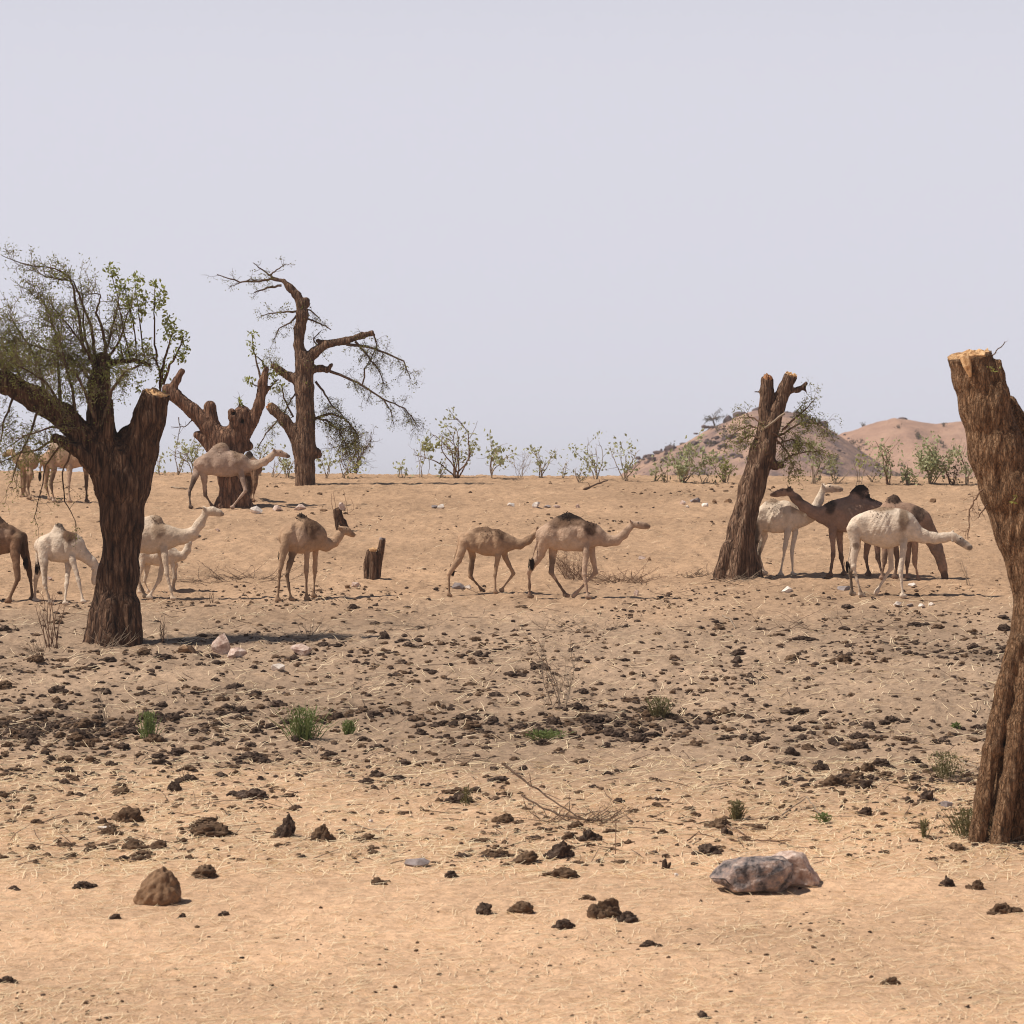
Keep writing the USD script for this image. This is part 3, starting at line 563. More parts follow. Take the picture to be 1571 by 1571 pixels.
def leaning_tree():
    rng = np.random.default_rng(131)
    t = thing('pollarded_tree', 'leaning forked dead-looking trunk at the right beside the camel group', 'tree')
    Y = hit(1130, 886)[1]
    B = chain([(1128, 900, 30), (1131, 860, 24), (1138, 810, 20), (1153, 750, 19), (1170, 695, 18.5), (1180, 655, 16)], Y, .15)
    B += chain([(1118, 840, 11, -.15), (1105, 880, 10, -.2), (1098, 905, 9, -.3)], Y, .08) + chain([(1140, 820, 11, -.25), (1130, 870, 10, -.35), (1122, 905, 9, -.45)], Y, .06) + chain([(1146, 830, 12, .1), (1156, 872, 11, .1), (1168, 905, 10, .05)], Y, .08)
    B += chain([(1160, 720, 7, -.3), (1146, 780, 7, -.33), (1136, 840, 6, -.4), (1128, 890, 6, -.5)], Y, .03) + chain([(1176, 680, 6, -.27), (1158, 740, 6, -.3), (1140, 770, 6, -.26)], Y, .03)
    B += chain([(1178, 660, 14), (1175, 630, 11), (1176, 600, 10), (1178, 565, 9.5)], Y, .07) + chain([(1182, 655, 15), (1192, 625, 12), (1204, 598, 11), (1219, 564, 10)], Y, .07)
    B += chain([(1214, 600, 6), (1224, 598, 5), (1232, 594, 4), (1237, 588, 3)], Y, .04) + chain([(1234, 594, 3), (1237, 602, 2)], Y, .03) + chain([(1178, 708, 9), (1190, 714, 7), (1198, 714, 5.5)], Y, .06) + chain([(1178, 590, 5), (1175, 572, 3, -.05)], Y, .03) + chain([(1166, 601, 2), (1158, 601, 1.6)], Y, .03)
    put('trunk', trunk_mesh(B, 0.03, 9, 0.018, [sawn(1214, 575, 10, Y, 0, (.35, -.3, 1)), sawn(1178, 580, 9, Y, 0, (.15, -.3, 1))]), bark_grey, t, smooth=True)
    cut(t, 1214, 575, 9.5, Y, 0, (.35, -.3, 1), raw_wood, rng, .4, .05); cut(t, 1178, 580, 8.5, Y, 0, (.15, -.3, 1), raw_wood_far, rng, .8, .06)
    limb(t, [(1172, 658, 1.6, -.3), (1204, 634, 1.8, -.3)], Y, twig_pale, rng, None, name='pale_stick')
    tw, tips = MB(), []
    for pts, n in (([(1200, 660, 1.8, -.1), (1222, 640, 1.3), (1240, 625, .9), (1250, 612, .5)], 18), ([(1196, 668, 1.6), (1225, 650, 1.2), (1250, 648, .8), (1268, 662, .4)], 22), ([(1192, 680, 1.6), (1215, 675, 1.2), (1238, 680, .8), (1258, 694, .4)], 22), ([(1190, 672, 1.6, -.2), (1205, 690, 1.1), (1215, 710, .8), (1220, 725, .4)], 18),
                   ([(1196, 712, 1.4), (1210, 700, 1), (1235, 694, .7), (1262, 690, .4)], 12), ([(1186, 664, 1.6, -.3), (1200, 672, 1.1), (1204, 690, .8)], 14), ([(1168, 660, 1.5, -.1), (1150, 652, 1.1), (1135, 658, .8), (1120, 672, .4)], 18), ([(1166, 672, 1.5, -.2), (1148, 668, 1), (1132, 680, .6)], 14), ([(1172, 680, 1.5, -.3), (1160, 700, 1), (1150, 725, .6)], 12), ([(1172, 650, 1.4, -.2), (1150, 640, 1), (1142, 632, .5)], 8)):
        limb(t, pts, Y, twig_red, rng, tw, n, .42, 2, .0062, (0, 0, -.5), .9, tips, .25)
    tw.put('twigs', twig_red, t, kind='stuff')
    lv = MB(); spray(lv, tips, rng, 5200, .05, .05, wide=.5); lv.put('foliage', leaf_dark, t, kind='stuff')
leaning_tree()

def right_tree():
    rng = np.random.default_rng(141)
    t = thing('pollarded_tree', 'thick bare trunk at the right edge with a raw orange sawn top', 'tree')
    Y = hit(1545, 1280)[1]
    B = chain([(1562, 1310, 66), (1563, 1240, 60), (1570, 1170, 54), (1578, 1090, 50), (1590, 1010, 45), (1598, 945, 43), (1596, 883, 45), (1574, 810, 47), (1552, 752, 46), (1530, 694, 43), (1510, 625, 36), (1497, 580, 33), (1487, 540, 32), (1482, 515, 32)], Y, .12)
    B += chain([(1560, 990, 16, -.3), (1540, 1060, 15, -.4), (1522, 1150, 15, -.5), (1508, 1230, 14, -.55), (1496, 1305, 13, -.65)], Y, .06)
    B += chain([(1578, 1020, 15, -.4), (1562, 1110, 14, -.55), (1548, 1200, 14, -.65), (1532, 1300, 15, -.75)], Y, .06) + chain([(1600, 1100, 22, -.4), (1605, 1300, 26, -.6)], Y, .06)
    B += chain([(1512, 640, 30, -.1), (1525, 605, 22, -.1), (1529, 575, 12, -.1), (1533, 555, 6, -.1)], Y, .08)
    B += chain([(1620, 930, 34, .1), (1600, 800, 30, .25), (1580, 710, 22, .35), (1562, 650, 16, .4), (1548, 618, 12, .45)], Y, .1)
    B += chain([(1610, 900, 32, .1), (1650, 800, 28, .2), (1690, 700, 24, .3), (1720, 600, 20, .4)], Y, .12)
    B += [(P(1552, 690, Y - .62), P(1560, 722, Y - .60), .05, .06, .02, 1.0, True), (P(1514, 650, Y - .5), P(1517, 660, Y - .5), .03, .03, .02, 1.0, True), (P(1528, 665, Y - .53), P(1531, 675, Y - .53), .03, .03, .02, 1.0, True)]
    put('trunk', trunk_mesh(B, 0.021, 13, 0.017, [sawn(1487, 545, 33, Y, 0, (-.2, -.2, 1))]), bark_warm, t, smooth=True)
    cut(t, 1487, 545, 33, Y, 0, (-.2, -.2, 1), raw_wood, rng, .5, .04)
    # the split strip of raw wood below the cut
    mb = MB(); mb.tube([P(1481, 548, Y - .30), P(1484, 562, Y - .335), P(1489, 578, Y - .325)], [.085, .06, .02], 6); mb.put('split_wood', raw_wood, t)
    tw = MB()
    limb(t, [(1520, 550, 1.2, -.1), (1528, 538, .9, -.1), (1542, 524, .6, -.1)], Y, twig_brown, rng, tw, 4, .1, 1, .004)
    limb(t, [(1507, 752, 1.5, -.2), (1495, 768, 1.2, -.3), (1487, 790, 1, -.3), (1485, 828, .7, -.3)], Y, twig_red, rng, tw, 12, .22, 2, .004)
    limb(t, [(1514, 775, 1.2, -.2), (1506, 786, 1, -.3), (1500, 795, .6, -.3)], Y, twig_red, rng, tw, 5, .15, 1, .004)
    tw.put('twigs', twig_red, t, kind='stuff')
    lf = MB(); lf.leaves(P(1556, 768, Y - .62) + rng.normal(size=(8, 3)) * .03, .06, rng); lf.leaves(P(1524, 566, Y - .45) + rng.normal(size=(10, 3)) * .03, .06, rng); lf.put('leaf_cluster', leaf_bright, t)
right_tree()

def stumps():
    rng = np.random.default_rng(151)
    t = thing('tree_stump', 'grey split stump with a taller leaning prong, right of the grazing-height camel', 'stump')
    Y = hit(572, 887)[1]
    B = chain([(563, 892, 6), (562, 865, 5), (566, 846, 4.5)], Y, .015) + chain([(571, 895, 6, -.05), (573, 866, 6, -.05), (572, 848, 6, -.05)], Y, .015) + chain([(577, 895, 7, .05), (580, 865, 6.5, .05), (584, 845, 6, .05), (587, 830, 5.5, .05)], Y, .015) + chain([(563, 890, 4, -.1), (557, 896, 3, -.1)], Y, .03)
    put('trunk', trunk_mesh(B, .018, 17, .008), bark_grey, t, smooth=True)
    cut(t, 572, 842, 6.5, Y, -.05, (0, -.25, 1), raw_wood, rng, .3, .02); cut(t, 587, 826, 5, Y, .05, (.2, 0, 1), stone_grey, rng, .3, .02)
    t = thing('tree_stump', 'charred leaning stump with a pink stone on top, behind the head of the tan camel', 'stump')
    Y = hit(528, 815)[1]
    B = chain([(526, 822, 9.5), (522, 805, 8.5), (519, 793, 8), (518, 785, 8)], Y, .04) + chain([(532, 822, 6), (531, 810, 5), (529, 800, 4)], Y, .04)
    put('trunk', trunk_mesh(B, .022, 19, .01), bark_dark, t, smooth=True)
    tw = MB()
    for a in ([(512, 786), (508, 770), (509, 757)], [(516, 783), (513, 765), (511, 755)], [(534, 790), (531, 770), (527, 752)], [(536, 787), (542, 782), (543, 776), (538, 765)], [(530, 788), (538, 790), (545, 789)]):
        tw.tube([P(u, v, Y) for u, v in a], [.007, .006, .005, .004][:len(a)], 4)
    tw.put('twigs', twig_red, t)
stumps()

# ------------------------------------------------------------------ camels
WHITE, CREAM, TAN, FAWN, BROWN, DARK, BLACK = (.56, .45, .35), (.50, .385, .285), (.36, .235, .15), (.40, .275, .195), (.20, .115, .07), (.075, .046, .034), (.032, .022, .019)
def camel(label, body, hump, neck, head, legs, base, patches=(), tail=None, face=1, size=1.0, skew=0.0, ears=None, eye=None, hair=None, seed=0, ribs=0.0, Y=None, shift=0.0):
    """body: (u, top v, bottom v); hump, neck, head: (u, v, radius px); legs: (kind, side, points, standing). Side -1 is nearer the lens."""
    rng = np.random.default_rng(1000 + seed)
    feet = [hit(p[-1][0], p[-1][1])[1] for k, s, p, st in legs if st]
    Y0 = (np.mean(feet) if Y is None else Y) + shift
    uc = np.mean([b[0] for b in body]); m = Y0 / F * 1.0
    Q = lambda u, v, dy=0.0: P(u, v, Y0 + dy + skew * (u - uc) / F * Y0)
    B = []
    b = [(Q(u, (a + c) / 2), (c - a) / 2 * m) for u, a, c in body]
    for p, q in zip(b[:-1], b[1:]): B.append((p[0], q[0], p[1], q[1], .07 * size, .66))
    def ch(pts, k, sq, dy=0.0):
        q = [(Q(p[0], p[1], (p[3] if len(p) > 3 else 0) + dy), p[2] * m) for p in pts]
        for a, c in zip(q[:-1], q[1:]): B.append((a[0], c[0], a[1], c[1], k, sq))
    ch(hump, .10 * size, .6); ch(neck, .09 * size, .8); ch([(p[0], p[1], p[2] * (1.06 + .16 * i / (len(head) - 1))) for i, p in enumerate(head)], .05 * size, .78)
    hx = np.sign(head[-1][0] - head[0][0]) or 1; ch([(head[0][0] + hx * 2, head[0][1] + 2.2, head[0][2] * .72), (head[-1][0] - hx * 2.4, head[-1][1] + 1.6, head[-1][2] * .85)], .03, .75)
    if eye: ch([(eye[0] - hx * 1.2, eye[1] - .2, head[0][2] * .62), (eye[0] + hx * 1.2, eye[1] - .4, head[0][2] * .50)], .03, 1.25)
    R = {'h': (.150, .098, .056, .036, .052), 'f': (.120, .076, .055, .034, .050)}
    for kind, side, pts, standing in legs:
        w = np.array(R[kind]) * size
        foot = hit(*pts[-1]); fy = np.clip(foot[1] - Y0 + shift, -.34, .34) if standing else side * .16
        if abs(fy) < .08: fy = side * .14
        n = len(pts); ys = [side * .10 * size] + [side * .10 * size * (1 - t) + fy * t for t in np.linspace(0.35, 1, n - 1)]
        q = [Q(u, v, y) for (u, v), y in zip(pts, ys)]
        if standing:
            q[-1][2] = gz(q[-1][0], q[-1][1]) + .055 * size
        fx = np.array([face, 0, 0.0]) * .055 * size if standing else (q[-1] - q[-2]) / np.linalg.norm(q[-1] - q[-2]) * .06
        rr = [w[0], w[1], w[2]] if n == 4 else [w[0], w[2]]
        for i in range(n - 2): B.append((q[i], q[i + 1], rr[i], rr[i + 1], .03, .72))
        sh = q[-2] + (q[-1] - q[-2]) * .22; lo_ = q[-2] + (q[-1] - q[-2]) * .88
        B.append((q[-2], sh, w[2], w[3], .03, .9)); B.append((sh, lo_, w[3], w[3] * .9, .03, .9))
        B.append((lo_, q[-1], w[3] * .95, w[4], .03, .9)); B.append((q[-1] - fx * .4, q[-1] + fx - [0, 0, .012 if standing else 0], w[4] * .95, w[4] * .85, .03, 1.1))
    if tail: ch(tail, .03, .8)
    if ears:
        for (u0, v0, u1, v1, s) in ears: B.append((Q(u0, v0, s * .05), Q(u1, v1, s * .09), 2.6 * m * size, 1.0 * m * size, .02, .7))
    v, f = blob(B, .024 if size > .75 else .021)
    n = normals(v, f)
    d = (meshkit.fbm(v * 9, 3, seed) - .5) * .026 + (meshkit.fbm(v * 3.2, 2, seed + 5) - .5) * .035
    uu = C0 + v[:, 0] * F / v[:, 1]; vv = C0 - (v[:, 2] - ZC) * F / v[:, 1]
    bu = [q[0] for q in body]; top = np.interp(uu, bu, [q[1] for q in body]); bot = np.interp(uu, bu, [q[2] for q in body])
    inside = np.clip((vv - top) / (bot - top), 0, 1)
    L_ = (uu - bu[0]) / (bu[-1] - bu[0]); side = np.clip((np.abs(n[:, 1]) - .25) * 2.5, 0, 1)
    g = lambda a, b, ra, rb: np.exp(-((L_ - a) / ra) ** 2 - ((inside - b) / rb) ** 2) * side
    d += (-.040 * g(.27, .42, .08, .30) - .026 * g(.70, .50, .06, .35) + .022 * g(.86, .40, .08, .30) + .030 * g(.10, .14, .07, .14) + .020 * g(.50, .60, .16, .25) - .03 * g(.30, .90, .06, .25)) * size
    d += ribs * .0055 * (.5 + np.clip(meshkit.noise(v * 4, seed + 3), 0, 1)) * side * np.exp(-((L_ - .52) / .24) ** 4 - ((inside - .42) / .32) ** 4) * np.sin((uu + face * 0.5 * vv) * .80)
    v = v + n * d[:, None]
    col = np.tile(np.array(base, float), (len(v), 1))
    col *= (1 + (.34 if max(base) < .5 else .17) * (meshkit.fbm(v * 2.3, 3, seed + 7) - .5) * 2)[:, None]
    wob = (meshkit.fbm(v * 7.0, 4, seed + 8) - .5) * 2.0
    for u, w, ru, rv, c, st in patches:
        r = np.sqrt(((uu - u) / ru) ** 2 + ((vv - w) / rv) ** 2) + wob * .5
        a = st * (1 - sstep(.62, 1.22, r)); col = col * (1 - a[:, None]) + np.array(c) * (.62 if max(c) < .4 else 1.0) * a[:, None]
    t = thing('camel', label, 'camel')
    put('body', (v, f), coat, t, smooth=True, colors=col)
    if eye:
        for s in (-1, 1):
            e = trimesh.creation.icosphere(2, .022); e.apply_translation(Q(eye[0], eye[1], s * head[0][2] * m * .70)); put('eye', e, eye_mat, t, smooth=True)
    if hair:
        mat, spots = hair; mb = MB()
        for u, w, r, k in spots:
            i = np.nonzero((np.hypot(uu - u, vv - w) < r) & (n[:, 2] > -.3))[0]
            if len(i):
                i = rng.choice(i, k); mb.leaves(v[i] - n[i] * .012, .05, rng, .35, d=n[i] * .5 + [-.4 * face, 0, -.5])
        mb.put('hump_hair', mat, t, kind='stuff')
    if tail:
        e = Q(tail[-1][0], tail[-1][1]); mb = MB()
        for _ in range(26):
            o = rng.normal(size=3) * .02; mb.tube([e + o + [0, 0, .05], e + o * 1.4 - [0, 0, .08], e + o * .8 - [0, 0, .20]], [.008, .010, .002], 3)
        mb.put('tail_tuft', hair_dark, t)
    return Y0

# the walking pair in the middle
camel('fawn camel walking right in the middle of the field with a dark hump', [(836, 807, 836), (850, 799, 842), (870, 796, 844), (890, 798, 845), (907, 803, 840)],
      [(862, 804, 14), (872, 797, 10), (886, 800, 8)], [(908, 818, 13), (918, 823, 11), (930, 829, 8.5), (945, 829, 6.8), (957, 820, 5.8), (966, 810, 5.2)], [(970, 804, 4.8), (980, 804.5, 4.4), (989, 806.5, 3.2), (995, 808, 2.6)],
      [('h', -1, [(838, 822), (830, 850), (811.5, 877), (813, 917)], True), ('h', 1, [(846, 826), (849, 845), (845.5, 878), (868, 918)], True), ('f', -1, [(899, 826), (899, 848), (896.5, 882), (902, 920)], True), ('f', 1, [(906, 830), (908, 850), (914, 878), (882, 912)], False)],
      FAWN, [(858, 799, 20, 12, BROWN, .75), (880, 800, 26, 9, BROWN, .85), (875, 790, 22, 8, BLACK, .95), (906, 809, 12, 16, (.12, .066, .042), .95), (865, 898, 14, 26, DARK, .75), (848, 870, 8, 20, DARK, .6), (813, 905, 8, 20, BROWN, .6), (958, 808, 6, 6, BROWN, .5), (993, 806, 6, 4, BROWN, .6), (868, 832, 26, 10, CREAM, .4)],
      tail=[(828, 814, 2.6), (822, 838, 1.7), (815, 862, 1.3)], ears=[(968, 800, 966.5, 796.5, -1), (969, 800, 968.5, 796.5, 1)], eye=(979, 802.5), hair=(hair_dark, [(872, 788, 14, 260), (906, 806, 9, 120)]), seed=1, ribs=.4)
camel('young tan camel walking close behind the dark-humped camel in the middle', [(713, 816, 838), (728, 813, 846), (745, 811, 852), (762, 813, 853), (774, 818, 848)],
      [(734, 819, 10), (746, 815, 6.5)], [(775, 830, 11), (785, 833, 9), (797, 835, 6.8), (810, 829, 5.6), (820, 820, 5)], [(825, 815, 4.5), (835, 815.5, 4), (844, 818, 2.7), (849, 819.5, 2.2)],
      [('h', -1, [(712, 832), (703, 860), (688.5, 881), (689, 917)], True), ('h', 1, [(721, 834), (725, 853), (721.5, 884), (740, 913)], True), ('f', -1, [(766, 836), (764, 853), (759.5, 882), (759.5, 916)], True), ('f', 1, [(772, 836), (775, 855), (788, 880), (769, 912)], True)],
      TAN, [(745, 811, 26, 6, BROWN, .85), (767, 818, 10, 12, BROWN, .95), (735, 893, 14, 26, DARK, .6), (724, 870, 7, 18, DARK, .6), (688, 902, 7, 16, BROWN, .6), (800, 822, 16, 4, BROWN, .5)],
      tail=[(706, 824, 2.4), (700, 848, 1.6), (694, 870, 1.2)], ears=[(824, 811, 824, 807, -1), (825, 811, 826, 807, 1)], eye=(834, 813), hair=(hair_tan, [(745, 811, 14, 160), (766, 814, 8, 80)]), seed=2, size=.84, ribs=.8, shift=.45)
camel('tan camel standing alone by the split stump with its head lowered level', [(443, 806, 838), (452, 800, 847), (463, 797, 848), (474, 797, 846), (483, 803, 840)],
      [(465, 806, 11), (463, 798, 8.5), (462, 793, 5)], [(484, 820, 13), (491, 832, 11), (500, 836, 9), (512, 832, 7.2), (519, 824, 6.2), (523, 818, 5.6)], [(526, 813, 5.2), (532, 814, 4.6), (538, 818, 3.2), (543, 820.5, 2.5)],
      [('h', -1, [(441, 822), (435, 846), (429.5, 876), (426, 919)], True), ('h', 1, [(450, 826), (449, 848), (440, 882), (446, 921)], True), ('f', -1, [(474, 824), (471, 847), (470, 877), (470.5, 920)], True), ('f', 1, [(483, 826), (484, 848), (483, 877), (481, 918)], True)],
      TAN, [(463, 789, 10, 8, BLACK, .95), (478, 808, 13, 19, BROWN, 1.0), (449, 858, 8, 14, BLACK, .5), (442, 895, 9, 28, DARK, .65), (428, 900, 8, 26, BROWN, .6), (478, 900, 14, 26, BROWN, .5), (459, 824, 14, 15, FAWN, .9), (542, 820, 5, 4, BROWN, .5)],
      tail=[(438, 812, 2.2), (433, 832, 1.6), (431, 850, 1.3)], ears=[(522, 811, 518.5, 809, -1), (523, 810, 520, 806.5, 1)], eye=(531, 811.5), hair=(hair_dark, [(463, 790, 9, 160), (479, 800, 9, 90)]), seed=3, size=.95, skew=.45, ribs=.5)
# the group at the left
camel('white camel looking right, its rump hidden behind the big left trunk', [(180, 806, 838), (198, 800, 845), (216, 799, 848), (234, 800, 849), (252, 806, 845)],
      [(224, 806, 13), (236, 802, 11), (241, 800, 8)], [(252, 822, 17), (264, 824, 14), (280, 824, 10.5), (296, 818, 8.2), (307, 804, 7), (313, 793, 6.2)], [(316, 785, 5.8), (325, 783.5, 5.4), (335, 786, 3.8), (341, 789, 2.9)],
      [('h', -1, [(182, 824), (178, 852), (170, 882), (178, 918)], True), ('h', 1, [(196, 826), (200, 850), (208, 880), (222, 911)], True), ('f', -1, [(250, 832), (253, 853), (256, 881), (265, 924)], True), ('f', 1, [(246, 834), (250, 862), (245, 889), (228, 920)], True)],
      CREAM, [(242, 794, 10, 8, TAN, .7), (244, 812, 12, 15, TAN, .8), (300, 812, 16, 12, WHITE, .8), (284, 826, 14, 6, WHITE, .7), (328, 779, 16, 5, WHITE, .9), (222, 903, 7, 18, DARK, .7), (236, 905, 14, 18, WHITE, .7), (225, 802, 9, 8, WHITE, .8), (341, 789, 4, 4, BROWN, .5)],
      ears=[(314, 781, 309.5, 777, -1), (315, 780, 312, 776, 1)], eye=(324, 783), hair=(hair_tan, [(240, 795, 9, 120)]), seed=4, size=1.03, ribs=.5)
camel('white calf half hidden behind the white camel that looks right', [(216, 842, 862), (230, 838, 866), (244, 836, 868), (257, 837, 866), (266, 842, 864)],
      [(240, 842, 5), (240, 838, 3)], [(264, 851, 9), (272, 854, 7), (280, 853, 6), (287, 845, 5.2), (290, 834, 4.8)], [(294, 825, 4.6), (299, 822.5, 4.2), (304, 822, 2.6), (307, 822.5, 2.0)],
      [('h', -1, [(220, 852), (217, 870), (212, 890), (214, 914)], True), ('h', 1, [(226, 852), (226, 870), (222, 892), (228, 913)], True), ('f', -1, [(262, 856), (265, 868), (267, 886), (262, 914)], True), ('f', 1, [(266, 856), (270, 868), (269, 886), (266, 912)], True)],
      WHITE, [(267, 900, 9, 22, TAN, .5), (306, 822, 4, 3, DARK, .6)], ears=[(292, 820, 290, 817, -1)], eye=(298, 820.5), seed=5, size=.68, shift=.75)
camel('white grazing camel with a brown shoulder patch, head down behind the big left trunk', [(66, 824, 852), (76, 819, 858), (88, 817, 861), (100, 815, 862), (110, 818, 858)],
      [(88, 822, 11), (90, 814, 8.5), (90, 808, 5)], [(110, 838, 15), (118, 845, 11), (130, 853, 8.5), (140, 861, 7), (147, 868, 6)], [(148, 873, 5.2), (146.5, 881, 4.4), (144.5, 889, 3.1), (143.5, 894, 2.6)],
      [('h', -1, [(66, 838), (67, 862), (69, 896), (77, 928)], True), ('h', 1, [(64, 840), (61, 868), (55, 890), (53, 917)], True), ('f', -1, [(106, 842), (112, 862), (120.5, 890), (127, 930)], True), ('f', 1, [(104, 844), (105, 870), (102, 896), (99.5, 929)], True)],
      WHITE, [(107, 819, 14, 15, BROWN, 1.0), (91, 805, 7, 5, DARK, .8), (71, 880, 6, 18, TAN, .6), (54, 902, 7, 18, TAN, .5), (74, 912, 6, 18, BROWN, .5), (122, 880, 4, 7, TAN, .4)],
      tail=[(60, 832, 2.4), (58, 852, 1.8), (57, 868, 1.5)], ears=[(146, 868, 139, 875, -1), (148, 868, 142, 880, 1)], hair=(hair_dark, [(91, 806, 6, 60)]), seed=6, size=1.0, ribs=.6)
camel('brown camel cut off by the left edge of the picture, facing left', [(24, 812, 838), (10, 804, 848), (-10, 797, 853), (-30, 800, 853), (-48, 808, 846)],
      [(-6, 802, 12), (-12, 792, 8)], [(-50, 826, 14), (-62, 832, 11), (-76, 834, 8.5), (-88, 826, 6.8), (-96, 814, 6)], [(-100, 806, 5.4), (-108, 807, 4.8), (-117, 811, 3.3), (-122, 813, 2.8)],
      [('h', -1, [(24, 828), (23, 850), (27.5, 888), (13, 928)], True), ('h', 1, [(32, 826), (39, 852), (46, 882), (50, 917)], True), ('f', -1, [(-44, 832), (-42, 854), (-42, 886), (-44, 927)], True), ('f', 1, [(-50, 834), (-52, 856), (-56, 884), (-50, 918)], True)],
      BROWN, [(-2, 793, 24, 10, DARK, .8), (10, 812, 12, 8, DARK, .4), (36, 840, 9, 24, DARK, .75), (6, 818, 12, 8, FAWN, .6), (46, 890, 8, 34, DARK, .6), (28, 820, 8, 8, TAN, .5)],
      tail=[(33, 818, 2.6), (38, 840, 1.8), (40, 860, 1.5)], face=-1, ears=[(-97, 801, -94, 797, -1)], eye=(-108, 804), hair=(hair_dark, [(-2, 795, 16, 160)]), seed=7, size=1.08, shift=-.05)
# on the rise
FB = dict(size=.98)
camel('grey-fawn camel walking right past the reddish stubby tree on the rise', [(308, 701, 724), (320, 695, 728), (338, 691, 731), (354, 692, 731), (368, 696, 727)],
      [(334, 699, 15), (338, 693, 12.5), (341, 689, 9)], [(368, 710, 13), (378, 715, 9), (391, 713, 6.8), (405, 709, 5.6), (414, 702, 5), (419, 697, 4.5)], [(422, 694, 4.4), (430, 695, 3.9), (438, 698, 2.9), (443, 700, 2.3)],
      [('h', -1, [(309, 712), (313, 732), (314.8, 759), (325, 778)], True), ('h', 1, [(305, 712), (300, 730), (290.5, 754), (292, 781)], True), ('f', -1, [(367, 716), (372, 735), (376.5, 753), (356, 781)], True), ('f', 1, [(364, 716), (364, 735), (361.5, 758), (361.5, 777)], True)],
      (.33, .235, .18), [(363, 695, 9, 9, TAN, .7), (366, 712, 6, 14, TAN, .4), (394, 713, 16, 7, CREAM, .85), (415, 700, 8, 9, CREAM, .6), (340, 683, 14, 6, TAN, .6), (296, 745, 10, 16, DARK, .8), (292, 770, 6, 16, DARK, .8), (319, 768, 9, 14, DARK, .65), (443, 700, 4, 4, DARK, .7)],
      tail=[(303, 706, 2), (299, 718, 1.5), (298, 730, 1.1)], ears=[(420, 692, 420.5, 688.5, -1), (421, 692, 422, 688.5, 1)], eye=(430, 693.5), hair=(hair_tan, [(362, 694, 9, 120), (338, 684, 12, 120)]), seed=8, **FB)
camel('dark brown camel mostly hidden behind the neck of the grey-fawn camel on the rise', [(391, 706, 730), (387, 703, 731), (383, 702, 731), (379, 704, 728)],
      [(384, 706, 7), (382.5, 698, 4.5), (382, 695, 3)], [(378, 712, 8), (374, 716, 6), (370, 714, 5), (367, 706, 4)], [(366, 702, 3.8), (363, 703, 3.4), (360, 705, 2.5)],
      [('h', -1, [(391, 722), (391.5, 740), (389, 756), (389.5, 775)], True), ('h', 1, [(388, 722), (387, 740), (384, 757), (386, 774)], True), ('f', -1, [(381, 722), (380.5, 740), (381, 756), (380, 774)], True), ('f', 1, [(379, 722), (377, 740), (377, 756), (377, 773)], True)],
      BROWN, [(382, 695, 8, 9, BLACK, .9), (380, 745, 7, 20, BLACK, .7)], face=-1, seed=9, size=.9, skew=-1.6, shift=1.0)
camel('light brown camel on the rise seen through the twigs of the big left tree', [(68, 696, 714), (80, 690, 717), (96, 686, 718), (114, 688, 718), (130, 694, 716)],
      [(90, 696, 14), (86, 689, 11), (84, 686, 8)], [(132, 705, 11), (142, 710, 8.5), (156, 709, 6.5), (170, 702, 5.5), (178, 693, 5)], [(181, 688, 4.5), (189, 689, 4), (197, 692, 2.8), (202, 694, 2.3)],
      [('h', -1, [(76, 706), (83, 720), (78, 742), (82.5, 770)], True), ('h', 1, [(70, 706), (72, 722), (70, 744), (76, 768)], True), ('f', -1, [(107, 710), (106.5, 726), (105.4, 745), (106.5, 772)], True), ('f', 1, [(130, 710), (132.5, 726), (132.5, 745), (133, 771)], True)],
      TAN, [(84, 682, 12, 7, CREAM, .7), (81, 740, 10, 18, DARK, .7), (106, 745, 8, 26, FAWN, .8), (133, 750, 8, 26, DARK, .85), (80, 768, 7, 5, WHITE, .7)], tail=[(66, 700, 2), (62, 716, 1.4), (61, 728, 1.1)], seed=10, **FB)
camel('camel standing end-on behind the drooping twigs at the far left of the rise', [(47, 696, 722), (43, 692, 722), (39, 691, 722), (36, 695, 718)],
      [(43, 698, 8), (42, 690, 5), (42, 687, 3)], [(35, 706, 8), (31, 709, 6.5), (25, 706, 5.2), (21, 698, 4.6)], [(19, 693, 4.2), (14, 694, 3.8), (9, 697, 2.6), (6, 698, 2.1)],
      [('h', -1, [(45, 712), (46, 728), (43, 746), (45, 769)], True), ('h', 1, [(41, 712), (40, 730), (36, 747), (42, 767)], True), ('f', -1, [(39, 714), (37, 730), (37, 748), (36, 768)], True), ('f', 1, [(36, 714), (35, 730), (34, 748), (34, 766)], True)],
      TAN, [(38, 745, 9, 26, BROWN, .6)], tail=[(48, 704, 2), (49, 716, 1.4), (49, 726, 1.1)], face=-1, seed=11, size=.95, skew=-1.5, shift=.8)
